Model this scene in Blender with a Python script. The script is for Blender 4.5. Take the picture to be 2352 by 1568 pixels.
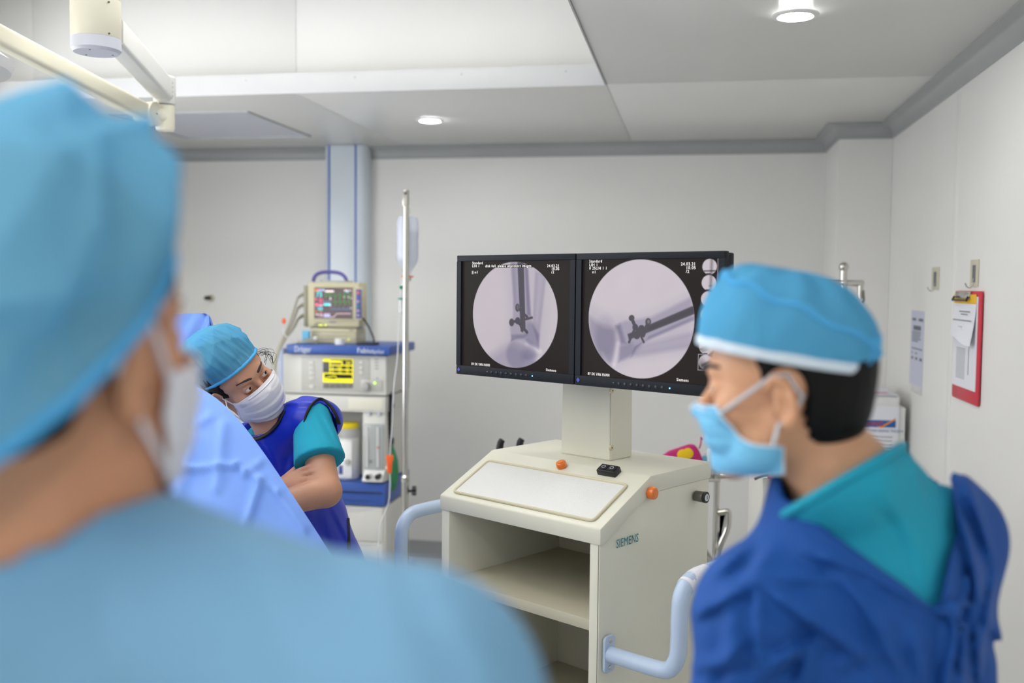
import bpy, bmesh, math, random
import numpy as np
from mathutils import Matrix, Vector
from mathutils.bvhtree import BVHTree

for o in list(bpy.data.objects): bpy.data.objects.remove(o)
SC = bpy.context.scene
COL = SC.collection
R = math.radians
V = Vector

# ------------------------------------------------------------------ camera
FPX = 2352 * 35 / 36.0
CAMZ = 1.65
CAMR = Matrix.Rotation(R(90 - 3.2), 3, 'X') @ Matrix.Rotation(R(0.55), 3, 'Z')
cam_data = bpy.data.cameras.new('camera')
cam = bpy.data.objects.new('camera', cam_data)
COL.objects.link(cam)
cam.location = (0, 0, CAMZ)
cam.rotation_euler = CAMR.to_euler()
cam_data.lens = 35
cam_data.sensor_width = 36
cam_data.clip_start = 0.05
cam_data.dof.use_dof = True
cam_data.dof.focus_distance = 2.6
cam_data.dof.aperture_fstop = 2.0
SC.camera = cam

# ------------------------------------------------------------------ world, exposure
w = bpy.data.worlds.new('world'); SC.world = w
w.use_nodes = True
w.node_tree.nodes['Background'].inputs[0].default_value = (0.75, 0.8, 0.9, 1)
w.node_tree.nodes['Background'].inputs[1].default_value = 0.3
SC.view_settings.view_transform = 'Standard'
SC.view_settings.look = 'None'
SC.view_settings.gamma = 1
SC.view_settings.use_curve_mapping = False
SC.view_settings.exposure = 1.36
LIGHT_ADDED_PANEL = 4.7      # unseen panels added up in the ceiling recess to light the room
LIGHT_ADDED_TROFFER = 1.5     # unseen troffers added behind the camera to lift the walls
LIGHT_ADDED_STRIP = 1.4       # unseen strips added to brighten the far recess wall
LIGHT_ADDED_WINDOW = 1.6      # glow of an unseen window added in the left wall
LIGHT_DOWN = 60.0       # small round downlights

# ------------------------------------------------------------------ picture <-> world
def ray(px, py):
    return CAMR @ V(((px - 1176) / FPX, (784 - py) / FPX, -1))
def at(px, py, Y):
    d = ray(px, py); s = Y / d.y
    return V((d.x * s, Y, CAMZ + d.z * s))
def atz(px, py, z):
    d = ray(px, py); s = (z - CAMZ) / d.z
    return V((d.x * s, d.y * s, z))
def atp(px, py, p0, n):
    d = ray(px, py); o = V((0, 0, CAMZ)); s = (V(p0) - o).dot(n) / d.dot(n)
    return o + d * s
PSI = R(10.3)
RA = V((math.cos(PSI), -math.sin(PSI), 0))      # room: along the back wall, to the right
RB = V((math.sin(PSI), math.cos(PSI), 0))       # room: towards the back wall
UP = V((0, 0, 1))
def room(s, t, z): return RA * s + RB * t + UP * z
def frame(o, ex, ey, ez=UP):
    return Matrix(((ex[0], ey[0], ez[0], o[0]), (ex[1], ey[1], ez[1], o[1]), (ex[2], ey[2], ez[2], o[2]), (0, 0, 0, 1)))
ROOM = frame((0, 0, 0), RA, RB)

# ------------------------------------------------------------------ materials
def lin(c):
    c = c / 255.0
    return c / 12.92 if c <= 0.04045 else ((c + 0.055) / 1.055) ** 2.4
def rgb(r, g, b): return (lin(r), lin(g), lin(b), 1)
MATS = {}
def mat(name, col, rough=0.5, metal=0.0, var=0.0, vscale=6.0, bump=0.0, bscale=60.0, spec=None, sss=0.0, emit=0.0,
        alpha=1.0, trans=0.0, coat=0.0, sheen=0.0, attr=None, stretch=None):
    m = bpy.data.materials.new(name); m.use_nodes = True
    nt = m.node_tree; b = nt.nodes['Principled BSDF']; L = nt.links
    c = rgb(*col)
    b.inputs['Base Color'].default_value = c
    b.inputs['Roughness'].default_value = rough
    b.inputs['Metallic'].default_value = metal
    if spec is not None: b.inputs['Specular IOR Level'].default_value = spec
    if sss:
        b.inputs['Subsurface Weight'].default_value = sss
        b.inputs['Subsurface Radius'].default_value = (0.9, 0.35, 0.2)
        b.inputs['Subsurface Scale'].default_value = 0.012
    if coat: b.inputs['Coat Weight'].default_value = coat
    if sheen: b.inputs['Sheen Weight'].default_value = sheen
    if trans: b.inputs['Transmission Weight'].default_value = trans
    if alpha < 1: b.inputs['Alpha'].default_value = alpha
    if emit:
        b.inputs['Emission Color'].default_value = c
        b.inputs['Emission Strength'].default_value = emit
    tc = nt.nodes.new('ShaderNodeTexCoord')
    vec = tc.outputs['Object']
    if stretch:
        mp = nt.nodes.new('ShaderNodeMapping'); mp.inputs['Scale'].default_value = stretch
        L.new(vec, mp.inputs['Vector']); vec = mp.outputs['Vector']
    if var:
        n = nt.nodes.new('ShaderNodeTexNoise'); n.inputs['Scale'].default_value = vscale; n.inputs['Detail'].default_value = 4
        L.new(vec, n.inputs['Vector'])
        r = nt.nodes.new('ShaderNodeValToRGB')
        r.color_ramp.elements[0].position = 0.3; r.color_ramp.elements[1].position = 0.7
        r.color_ramp.elements[0].color = tuple(max(0, x * (1 - var)) for x in c[:3]) + (1,)
        r.color_ramp.elements[1].color = tuple(min(1, x * (1 + var * 0.6)) for x in c[:3]) + (1,)
        L.new(n.outputs['Fac'], r.inputs['Fac']); L.new(r.outputs['Color'], b.inputs['Base Color'])
    if bump:
        n = nt.nodes.new('ShaderNodeTexNoise'); n.inputs['Scale'].default_value = bscale; n.inputs['Detail'].default_value = 3
        L.new(vec, n.inputs['Vector'])
        bp = nt.nodes.new('ShaderNodeBump'); bp.inputs['Strength'].default_value = bump; bp.inputs['Distance'].default_value = 0.004
        L.new(n.outputs['Fac'], bp.inputs['Height']); L.new(bp.outputs['Normal'], b.inputs['Normal'])
    if attr:
        a = nt.nodes.new('ShaderNodeVertexColor'); a.layer_name = attr
        L.new(a.outputs['Color'], b.inputs['Emission Color']); b.inputs['Emission Strength'].default_value = emit or 1.0
        b.inputs['Base Color'].default_value = (0.006, 0.006, 0.006, 1)
    MATS[name] = m
    return m
def veil(name, col, through=0.3, rough=0.8, bump=0.3, bscale=40.0, transl=0.35):
    """thin non-woven fabric: diffuse + translucent + a little see-through"""
    m = bpy.data.materials.new(name); m.use_nodes = True
    nt = m.node_tree; nt.nodes.clear(); L = nt.links
    out = nt.nodes.new('ShaderNodeOutputMaterial')
    d = nt.nodes.new('ShaderNodeBsdfDiffuse'); t = nt.nodes.new('ShaderNodeBsdfTranslucent'); tr = nt.nodes.new('ShaderNodeBsdfTransparent')
    c = rgb(*col)
    d.inputs['Color'].default_value = c; t.inputs['Color'].default_value = c
    tr.inputs['Color'].default_value = tuple(min(1, 0.35 + x * 0.65) for x in c[:3]) + (1,)
    m1 = nt.nodes.new('ShaderNodeMixShader'); m1.inputs[0].default_value = transl
    m2 = nt.nodes.new('ShaderNodeMixShader')
    L.new(d.outputs[0], m1.inputs[1]); L.new(t.outputs[0], m1.inputs[2])
    L.new(m1.outputs[0], m2.inputs[1]); L.new(tr.outputs[0], m2.inputs[2]); L.new(m2.outputs[0], out.inputs[0])
    tc = nt.nodes.new('ShaderNodeTexCoord')
    n = nt.nodes.new('ShaderNodeTexNoise'); n.inputs['Scale'].default_value = bscale; n.inputs['Detail'].default_value = 5
    L.new(tc.outputs['Object'], n.inputs['Vector'])
    bp = nt.nodes.new('ShaderNodeBump'); bp.inputs['Strength'].default_value = bump; bp.inputs['Distance'].default_value = 0.004
    L.new(n.outputs['Fac'], bp.inputs['Height']); L.new(bp.outputs['Normal'], d.inputs['Normal'])
    mr = nt.nodes.new('ShaderNodeMapRange')
    mr.inputs['To Min'].default_value = through * 0.7; mr.inputs['To Max'].default_value = through * 1.3
    L.new(n.outputs['Fac'], mr.inputs['Value']); L.new(mr.outputs[0], m2.inputs[0])
    MATS[name] = m
    return m

mat('wall_paint', (236, 235, 232), 0.38, var=0.025, vscale=1.2, spec=0.35)
mat('ceiling_paint', (230, 229, 226), 0.3, var=0.02, vscale=1.5, spec=0.35)
mat('recess_paint', (236, 236, 234), 0.35, var=0.02, vscale=1.0)
mat('trim_grey', (168, 170, 171), 0.35, var=0.03, vscale=3)
mat('lip_white', (214, 215, 217), 0.35, var=0.02, vscale=4)
mat('floor_vinyl', (196, 198, 196), 0.3, var=0.08, vscale=4)
mat('alu', (190, 192, 196), 0.3, metal=0.85, var=0.05, vscale=20)
mat('steel', (205, 203, 196), 0.18, metal=1.0, var=0.06, vscale=12)
mat('dark_steel', (120, 118, 112), 0.3, metal=1.0, var=0.1, vscale=12)
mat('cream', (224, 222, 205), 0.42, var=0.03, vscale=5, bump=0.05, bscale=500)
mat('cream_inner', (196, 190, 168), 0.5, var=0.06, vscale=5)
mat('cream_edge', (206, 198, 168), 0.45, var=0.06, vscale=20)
mat('pebble_panel', (232, 232, 230), 0.28, bump=0.55, bscale=420)
mat('handle_blue', (188, 206, 230), 0.25, var=0.04, vscale=14, coat=0.2)
mat('orange_lens', (240, 120, 25), 0.15, var=0.12, vscale=60, coat=0.6)
mat('black_plastic', (30, 31, 34), 0.4, var=0.1, vscale=30)
mat('black_rubber', (14, 14, 15), 0.6, var=0.1, vscale=30)
mat('bezel', (34, 37, 43), 0.55, spec=0.15, bump=0.05, bscale=600)
mat('bezel_button', (26, 28, 33), 0.35)
mat('screen_off', (5, 5, 6), 0.1)
mat('xray', (10, 10, 10), 0.3, attr='Col', emit=0.34, spec=0.04)
mat('screen_text', (220, 216, 214), 0.5, emit=0.38)
mat('screen_line', (205, 200, 205), 0.5, emit=0.7)
mat('led_blue', (70, 150, 255), 0.4, emit=3)
mat('led_green', (150, 240, 20), 0.4, emit=1.2)
mat('led_yellow', (210, 220, 40), 0.4, emit=1.2)
mat('logo_teal', (20, 128, 142), 0.5, var=0.05, vscale=50)
mat('logo_blue', (75, 85, 200), 0.4, var=0.3, vscale=60)
mat('logo_blue_text', (70, 80, 150), 0.4, var=0.05, vscale=60)
mat('white_print', (226, 230, 236), 0.5, var=0.03, vscale=60)
mat('grey_print', (120, 120, 122), 0.5, var=0.1, vscale=60)
mat('drager_blue', (52, 88, 168), 0.38, var=0.05, vscale=8)
mat('machine_grey', (214, 213, 206), 0.4, var=0.03, vscale=6)
mat('machine_panel', (190, 189, 182), 0.4, var=0.03, vscale=10)
mat('machine_dark', (120, 118, 110), 0.5, var=0.05, vscale=10)
mat('rail_lilac', (176, 186, 214), 0.35, var=0.04, vscale=8)
mat('beige', (206, 199, 166), 0.42, var=0.04, vscale=10)
mat('beige_dark', (160, 156, 134), 0.45, var=0.05, vscale=10)
mat('purple', (92, 84, 160), 0.35, var=0.05, vscale=10)
mat('yellow_plastic', (238, 214, 20), 0.35, var=0.05, vscale=20)
mat('grey_plastic', (176, 176, 172), 0.4, var=0.04, vscale=20)
mat('white_plastic', (236, 236, 234), 0.35, var=0.02, vscale=20)
mat('yellow_lcd', (236, 224, 20), 0.4, emit=0.34)
mat('lcd_dark', (32, 30, 20), 0.3)
mat('glass_tube', (222, 228, 228), 0.08, trans=0.6)
mat('clear_plastic', (222, 229, 246), 0.12, alpha=0.55)
mat('clear_tube', (236, 238, 240), 0.15, alpha=0.6)
mat('clear_white', (240, 240, 240), 0.25, alpha=0.8)
mat('clamp_orange', (250, 105, 40), 0.4, var=0.05, vscale=40)
mat('clip_green', (20, 145, 105), 0.4, var=0.05, vscale=40)
mat('bag_green', (50, 140, 90), 0.5, var=0.15, vscale=14)
mat('cable_grey', (178, 174, 156), 0.5, var=0.06, vscale=30)
mat('cable_black', (24, 26, 24), 0.5, var=0.1, vscale=30)
mat('column_white', (218, 228, 236), 0.22, var=0.02, vscale=3, coat=0.2)
mat('stripe_blue', (35, 70, 190), 0.4, var=0.05, vscale=10)
mat('lamp_cream', (232, 228, 208), 0.35, var=0.02, vscale=6)
mat('lamp_white', (236, 236, 232), 0.35, var=0.02, vscale=6)
mat('lamp_cap', (206, 208, 220), 0.4, var=0.02, vscale=6)
mat('downlight', (255, 255, 255), 0.5, emit=LIGHT_DOWN)
mat('added_panel_light', (255, 253, 249), 0.5, emit=LIGHT_ADDED_PANEL)
mat('added_strip_light', (255, 253, 249), 0.5, emit=LIGHT_ADDED_STRIP)
mat('added_window_glow', (250, 252, 255), 0.5, emit=LIGHT_ADDED_WINDOW)
mat('added_troffer_light', (255, 253, 249), 0.5, emit=LIGHT_ADDED_TROFFER)
mat('paper', (232, 233, 240), 0.7, var=0.02, vscale=6)
mat('paper_blue', (205, 208, 226), 0.7, var=0.02, vscale=6)
mat('ink', (110, 112, 122), 0.7, var=0.15, vscale=90)
mat('clip_red', (206, 40, 62), 0.4, var=0.05, vscale=8)
mat('yellow_card', (244, 190, 20), 0.5, var=0.04, vscale=8)
mat('hook_beige', (206, 202, 178), 0.5, var=0.06, vscale=20)
mat('magenta', (190, 25, 110), 0.6, var=0.08, vscale=20)
mat('bag_yellow', (240, 200, 20), 0.6, var=0.05, vscale=20)
mat('navy', (50, 55, 85), 0.4, var=0.08, vscale=10)
mat('red_plastic', (200, 40, 40), 0.4, var=0.05, vscale=30)
mat('poster_blue', (40, 95, 165), 0.5, var=0.1, vscale=12)
mat('poster_orange', (235, 150, 40), 0.5, var=0.05, vscale=12)
mat('poster_red', (215, 50, 45), 0.5, var=0.05, vscale=12)
mat('skin_man', (214, 160, 124), 0.48, var=0.10, vscale=14, bump=0.12, bscale=220, sss=0.15)
mat('skin_woman', (205, 152, 122), 0.46, var=0.08, vscale=14, bump=0.08, bscale=220, sss=0.15)
mat('skin_front', (206, 148, 112), 0.5, var=0.10, vscale=12, bump=0.1, bscale=200, sss=0.15)
mat('hair_black', (13, 12, 12), 0.6, spec=0.2, var=0.35, vscale=60, bump=0.6, bscale=130, stretch=(1, 1, 0.25))
mat('brow', (44, 34, 36), 0.7, var=0.3, vscale=200)
mat('eye_white', (232, 226, 220), 0.12, var=0.03, vscale=60)
mat('iris', (30, 18, 12), 0.08, var=0.3, vscale=100)
mat('mask_white', (236, 234, 240), 0.75, var=0.015, vscale=20, bump=0.12, bscale=300)
mat('mask_blue', (120, 196, 236), 0.75, var=0.04, vscale=30, bump=0.15, bscale=300)
mat('mask_trim', (214, 228, 240), 0.75, var=0.03, vscale=30)
mat('scrub_teal', (20, 158, 186), 0.85, var=0.05, vscale=9, bump=0.25, bscale=26)
mat('scrub_dark', (22, 120, 142), 0.85, var=0.05, vscale=12, bump=0.2, bscale=40)
mat('gown_blue', (6, 76, 156), 0.8, var=0.06, vscale=7, bump=0.3, bscale=22)
mat('gown_tie', (10, 78, 158), 0.78, var=0.06, vscale=20, bump=0.2, bscale=60)
mat('apron_blue', (20, 46, 190), 0.34, var=0.06, vscale=8, bump=0.18, bscale=16)
mat('apron_trim', (12, 12, 14), 0.6, var=0.2, vscale=60)
mat('gown_light', (114, 162, 196), 0.8, var=0.05, vscale=7, bump=0.25, bscale=16)
mat('drape', (122, 162, 240), 0.75, var=0.04, vscale=8, bump=0.22, bscale=14)
mat('trouser', (30, 110, 130), 0.85, var=0.06, vscale=9, bump=0.2, bscale=30)
mat('clog', (60, 62, 70), 0.5, var=0.1, vscale=20)
mat('table_pad', (40, 42, 46), 0.55, var=0.1, vscale=20)
mat('sheet_green', (70, 130, 150), 0.8, var=0.06, vscale=12, bump=0.2, bscale=30)
veil('cap_veil', (120, 200, 238), 0.34, bump=0.35, bscale=34)
veil('cap_front', (142, 212, 246), 0.14, bump=0.4, bscale=16, transl=0.45)
veil('cap_cloth', (104, 190, 236), 0.12, bump=0.35, bscale=30, transl=0.25)
veil('cap_seam', (100, 192, 245), 0.0, bump=0.3, bscale=40, transl=0.2)

# ------------------------------------------------------------------ objects
def thing(name, label, cat, loc, group=None, kind=None):
    o = bpy.data.objects.new(name, None); COL.objects.link(o)
    o.location = loc; o.empty_display_size = 0.05
    if label: o['label'] = label
    if cat: o['category'] = cat
    if group: o['group'] = group
    if kind: o['kind'] = kind
    return o
def worg(o):
    p = V((0, 0, 0))
    while o is not None:
        p += V(o.location); o = o.parent
    return p
class MB:
    """collects shapes given in the frame T; build() links them as one mesh object"""
    def __init__(s, T=None):
        s.bm = bmesh.new(); s.T = T.copy() if T is not None else Matrix.Identity(4)
    def _put(s, tmp, M=None):
        M = s.T @ M if M is not None else s.T
        bmesh.ops.transform(tmp, matrix=M, verts=tmp.verts)
        if M.to_3x3().determinant() < 0: bmesh.ops.reverse_faces(tmp, faces=tmp.faces)
        me = bpy.data.meshes.new('t'); tmp.to_mesh(me); tmp.free(); s.bm.from_mesh(me); bpy.data.meshes.remove(me)
        return s
    def box(s, c, d, bev=0.0, rot=None, seg=2):
        t = bmesh.new(); bmesh.ops.create_cube(t, size=1)
        bmesh.ops.scale(t, vec=d, verts=t.verts)
        if bev: bmesh.ops.bevel(t, geom=list(t.edges), offset=min(bev, min(d) * 0.49), segments=seg, affect='EDGES', profile=0.5)
        M = Matrix.Translation(c)
        if rot is not None: M = M @ rot.to_4x4()
        return s._put(t, M)
    def bx(s, lo, hi, bev=0.0):
        return s.box([(a + b) / 2 for a, b in zip(lo, hi)], [abs(b - a) for a, b in zip(lo, hi)], bev)
    def cyl(s, a, b, r, r2=None, seg=24, bev=0.0, caps=True):
        a, b = V(a), V(b); L = (b - a).length
        t = bmesh.new(); bmesh.ops.create_cone(t, cap_ends=caps, segments=seg, radius1=r, radius2=r if r2 is None else r2, depth=L)
        if bev:
            ed = [e for e in t.edges if len(e.link_faces) == 2 and any(len(f.verts) > 4 for f in e.link_faces)]
            bmesh.ops.bevel(t, geom=ed, offset=bev, segments=2, affect='EDGES', profile=0.5)
        q = V((0, 0, 1)).rotation_difference(b - a).to_matrix().to_4x4()
        return s._put(t, Matrix.Translation((a + b) / 2) @ q)
    def ball(s, c, r, seg=20, sc=(1, 1, 1), rot=None):
        t = bmesh.new(); bmesh.ops.create_uvsphere(t, u_segments=seg, v_segments=max(6, seg // 2), radius=r)
        bmesh.ops.scale(t, vec=sc, verts=t.verts)
        M = Matrix.Translation(c)
        if rot is not None: M = M @ rot.to_4x4()
        return s._put(t, M)
    def faces(s, vs, fs):
        t = bmesh.new(); vv = [t.verts.new(v) for v in vs]
        for f in fs:
            try: t.faces.new([vv[i] for i in f])
            except ValueError: pass
        return s._put(t)
    def grid(s, P, closed=False):
        """P[i][j] points"""
        n, m = len(P), len(P[0])
        vs = [p for row in P for p in row]
        fs = [(i * m + j, i * m + (j + 1) % m, (i + 1) * m + (j + 1) % m, (i + 1) * m + j)
              for i in range(n - 1) for j in range(m if closed else m - 1)]
        return s.faces(vs, fs)
    def prism(s, poly, axis, lo, hi, bev=0.0):
        """poly in the two other axes (in order), pulled along axis from lo to hi"""
        def mk(p, h):
            q = list(p); q.insert(axis, h); return q
        n = len(poly)
        t = bmesh.new()
        A = [t.verts.new(mk(p, lo)) for p in poly]; B = [t.verts.new(mk(p, hi)) for p in poly]
        t.faces.new(A); t.faces.new(B[::-1])
        for i in range(n): t.faces.new([A[i], B[i], B[(i + 1) % n], A[(i + 1) % n]][::-1])
        bmesh.ops.recalc_face_normals(t, faces=t.faces)
        if bev: bmesh.ops.bevel(t, geom=list(t.edges), offset=bev, segments=2, affect='EDGES', profile=0.5)
        return s._put(t)
    def tube(s, pts, r, seg=12, rr=None, smooth=0, flat=None, caps=True):
        pts = [V(p) for p in pts]
        for _ in range(smooth):                      # Chaikin, ends kept
            q = [pts[0]]
            for a, b in zip(pts[:-1], pts[1:]): q += [a * 0.75 + b * 0.25, a * 0.25 + b * 0.75]
            pts = q + [pts[-1]]
        n = len(pts); rings = []; prev = None
        for i, p in enumerate(pts):
            d = (pts[min(i + 1, n - 1)] - pts[max(i - 1, 0)]).normalized()
            if prev is None:
                a = V((0, 0, 1)) if abs(d.z) < 0.9 else V((1, 0, 0))
                u = d.cross(a).normalized()
            else:
                u = (prev - d * prev.dot(d)).normalized()
            prev = u; v = d.cross(u)
            k = r if rr is None else rr(i / (n - 1))
            fl = flat or 1.0
            rings.append([p + u * math.cos(2 * math.pi * j / seg) * k + v * math.sin(2 * math.pi * j / seg) * k * fl for j in range(seg)])
        s.grid(rings, closed=True)
        if caps:
            s.faces(rings[0], [tuple(range(seg))[::-1]]); s.faces(rings[-1], [tuple(range(seg))])
        return s
    def lathe(s, prof, seg=32, M=None):
        """prof: (radius, z) from bottom to top about the local z axis"""
        P = [[(r * math.cos(2 * math.pi * j / seg), r * math.sin(2 * math.pi * j / seg), z) for j in range(seg)] for r, z in prof]
        t = bmesh.new(); vv = [[t.verts.new(p) for p in row] for row in P]
        for i in range(len(P) - 1):
            for j in range(seg):
                t.faces.new([vv[i][j], vv[i][(j + 1) % seg], vv[i + 1][(j + 1) % seg], vv[i + 1][j]])
        if prof[0][0] > 1e-4: t.faces.new(vv[0][::-1])
        if prof[-1][0] > 1e-4: t.faces.new(vv[-1])
        bmesh.ops.remove_doubles(t, verts=t.verts, dist=1e-6)
        return s._put(t, M)
    def build(s, name, m, parent=None, kind=None, label=None, cat=None, group=None, ang=35, base=None):
        me = bpy.data.meshes.new(name); s.bm.to_mesh(me); s.bm.free()
        return finish(name, me, m, parent, kind, label, cat, group, ang, base)
def finish(name, me, m, parent=None, kind=None, label=None, cat=None, group=None, ang=35, base=None):
    o = bpy.data.objects.new(name, me); COL.objects.link(o)
    if parent is not None:
        me.transform(Matrix.Translation(-worg(parent))); o.parent = parent
    else:
        if base is None:
            vs = [v.co for v in me.vertices]
            lo = [min(v[i] for v in vs) for i in range(3)]; hi = [max(v[i] for v in vs) for i in range(3)]
            base = V(((lo[0] + hi[0]) / 2, (lo[1] + hi[1]) / 2, lo[2]))
        me.transform(Matrix.Translation(-V(base))); o.location = base
    me.materials.append(MATS[m] if isinstance(m, str) else m)
    me.polygons.foreach_set('use_smooth', [True] * len(me.polygons))
    if ang < 180: me.set_sharp_from_angle(angle=R(ang))
    if kind: o['kind'] = kind
    if label: o['label'] = label
    if cat: o['category'] = cat
    if group: o['group'] = group
    return o
def text(body, size, T, m, parent, name='lettering', space=1.0, ext=0.0002, align='LEFT', shear=0.0, sx=1.0):
    cu = bpy.data.curves.new('t', 'FONT'); cu.body = body; cu.size = size; cu.space_character = space
    cu.extrude = ext; cu.align_x = align; cu.shear = shear; cu.resolution_u = 2
    o = bpy.data.objects.new('t', cu); COL.objects.link(o)
    me = bpy.data.meshes.new_from_object(o.evaluated_get(bpy.context.evaluated_depsgraph_get()))
    bpy.data.objects.remove(o)
    me.transform(T @ Matrix.Diagonal((sx, 1, 1, 1)))
    return finish(name, me, m, parent)

# ================================================================== THE ROOM
ZC = 2.48
TB, SR, SL, TF = 5.82, 0.97, -3.6, -2.6          # back wall, right wall, left wall, wall behind the camera
PS, PT = 0.71, 5.30                              # pier in the right back corner
OS0, OS1, OT0, OT1 = -3.2, -0.369, -0.6, 4.15     # opening of the ceiling recess
MB(ROOM).bx((SL - .1, TF - .1, -.06), (SR + .1, TB + .1, 0)).build('floor', 'floor_vinyl', kind='structure')
MB(ROOM).bx((SL - .1, TB, 0), (SR + .1, TB + .1, 3.2)).build('wall_back', 'wall_paint', kind='structure')
wr = MB(ROOM).bx((SR, TF - .1, 0), (SR + .1, TB, 3.2)).build('wall_right', 'wall_paint', kind='structure')
MB(ROOM).bx((SL - .1, TF - .1, 0), (SL, TB, 3.2)).build('wall_left', 'wall_paint', kind='structure')
MB(ROOM).bx((SL, TF - .1, 0), (SR, TF, 3.2)).build('wall_front', 'wall_paint', kind='structure')
MB(ROOM).bx((PS, PT, 0), (SR - .001, TB - .001, ZC + .02)).build('wall_pier', 'wall_paint', kind='structure')
# raised door-like panel strip on the right wall
dpx = atp(2180, 900, room(SR, 0, 0), RA); dt = V(dpx).dot(RB)
MB(ROOM).bx((SR - .003, dt - .03, .1), (SR + .001, dt + .02, ZC - .085), .001).build('trim_3', 'wall_paint', kind='structure')
# low ceiling: backing with the hole, panels under it
cm = MB(ROOM)
for a, b in (((SL, OT1 + .1), (SR, TB)), ((SL, TF), (SR, OT0 - .1)), ((OS1 + .1, OT0 - .1), (SR, OT1 + .1)), ((SL, OT0 - .1), (OS0 - .1, OT1 + .1))):
    cm.bx((a[0], a[1], ZC + .009), (b[0], b[1], ZC + .04))
ceil_o = cm.build('ceiling', 'ceiling_paint', kind='structure')
def panel(s0, t0, s1, t1):
    g = .0012
    MB(ROOM).bx((s0 + g, t0 + g, ZC), (s1 - g, t1 - g, ZC + .009), .0015).build('panel', 'ceiling_paint', ceil_o)
for s0, s1 in ((SL, -3.1), (-3.1, -1.73), (-1.73, OS1), (OS1, SR)): panel(s0, OT1, s1, TB)
for t0, t1 in ((OT0, OT1),):
    panel(OS1, t0, SR, t1); panel(SL, t0, OS0, t1)
for s0, s1 in ((SL, -3.1), (-3.1, -1.73), (-1.73, OS1), (OS1, SR)):
    panel(s0, TF, s1, OT0)
# recess
ZR = 3.08
rs0, rs1, rt0, rt1 = OS0 - .09, OS1 + .09, OT0 - .09, OT1 + .09
def recess_wall(name, lo, hi, axis, cuts):
    root = MB(ROOM).bx(lo, hi).build(name, 'recess_paint', kind='structure')
    return root
rw = recess_wall('wall_recess_back', (rs0 - .05, rt1 + .008, ZC + .04), (rs1 + .05, rt1 + .05, ZR), 0, None)
ed = [rs0]
for px in (77, 680):
    ed.append(V(atp(px, 120, room(0, rt1, 0), RB)).dot(RA))
ed = sorted([e for e in ed if e > rs0 - .01]) + [rs1]
for a, b in zip(ed[:-1], ed[1:]):
    MB(ROOM).bx((a + .0008, rt1, ZC + .042), (b - .0008, rt1 + .008, ZR - .002), .0015).build('panel', 'recess_paint', rw)
recess_wall('wall_recess_right', (rs1, rt0, ZC + .04), (rs1 + .05, rt1 + .05, ZR), 1, None)
recess_wall('wall_recess_left', (rs0 - .05, rt0, ZC + .04), (rs0, rt1 + .05, ZR), 1, None)
recess_wall('wall_recess_front', (rs0 - .05, rt0 - .05, ZC + .04), (rs1 + .05, rt0, ZR), 0, None)
MB(ROOM).bx((rs0 - .05, rt0 - .05, ZR), (rs1 + .05, rt1 + .05, ZR + .05)).build('ceiling_recess', 'recess_paint', kind='structure')
# lip round the opening
lz0, lz1 = ZC - .004, ZC + .085
lb = MB(ROOM).bx((OS0, OT1 - .006, lz0), (OS1, OT1, lz1), .001).build('trim_4', 'lip_white', kind='structure')
for px in (212, 565, 815, 1060, 1300):
    p = V(atp(px, 200 - px * .03, room(0, OT1 - .006, 0), RB)); s_ = p.dot(RA)
    MB(ROOM).ball((s_, OT1 - .006, lz0 + .062), .005, 12, (1, .5, 1)).build('screw', 'alu', lb)
lr = MB(ROOM).bx((OS1 - .006, OT0, lz0), (OS1, OT1 - .006, lz1), .001).build('trim_5', 'alu', kind='structure')
for t in (.9, 1.6, 2.3, 3.0, 3.7):
    MB(ROOM).ball((OS1 - .006, t, lz0 + .05), .005, 12, (.5, 1, 1)).build('screw', 'alu', lr)
MB(ROOM).bx((OS0, OT0, lz0), (OS0 + .006, OT1 - .006, lz1), .001).build('trim_6', 'lip_white', kind='structure')
MB(ROOM).bx((OS0, OT0, lz0), (OS1 - .006, OT0 + .006, lz1), .001).build('trim_7', 'lip_white', kind='structure')
# cove along the top of the walls, skirting along the floor
path = [(SL, TB), (PS, TB), (PS, PT), (SR, PT), (SR, TF)]
def sweep(path, prof):
    n = len(path); rows = []
    for i, p in enumerate(path):
        p = V(p); ds = []
        if i > 0: ds.append((p - V(path[i - 1])).normalized())
        if i < n - 1: ds.append((V(path[i + 1]) - p).normalized())
        ns = [V((d.y, -d.x)) for d in ds]           # room side is to the right of the walk
        m = ns[0] if len(ns) == 1 else (ns[0] + ns[1]) / (1 + ns[0].dot(ns[1]))
        rows.append([(p.x + m.x * a, p.y + m.y * a, z) for a, z in prof])
    return rows
prof = [(.0, ZC - .075), (.008, ZC - .075), (.008, ZC - .066)] + [(.008 + .05 * (1 - math.cos(R(a))), ZC - .008 - .05 * (1 - math.sin(R(a))) ) for a in range(0, 91, 15)] + [(.068, ZC - .008), (.068, ZC), (0, ZC)]
MB(ROOM).grid(sweep(path, prof), closed=True).build('trim_1', 'trim_grey', kind='structure', ang=40)
MB(ROOM).grid(sweep(path, [(0, 0), (.05, 0), (.05, .004), (.02, .016), (.009, .05), (.009, .09), (0, .092)]), closed=True).build('baseboard_back', 'trim_grey', kind='structure')
# small wall stub with its smear, left of the anaesthesia machine
p = atp(486, 684, room(0, TB, 0), RB)
t = thing('wall_stub', 'short brass and black wall stub above the leaning woman', 'wall stub', p - RB * .002)
MB(frame(p, RA, -RB)).cyl((0, -.001, 0), (0, .02, 0), .02, seg=20, bev=.002).build('flange', 'hook_beige', t)
MB(frame(p, RA, -RB)).cyl((0, .02, 0), (-.01, .06, 0), .013, seg=16, bev=.002).build('spigot', 'black_plastic', t)

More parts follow.
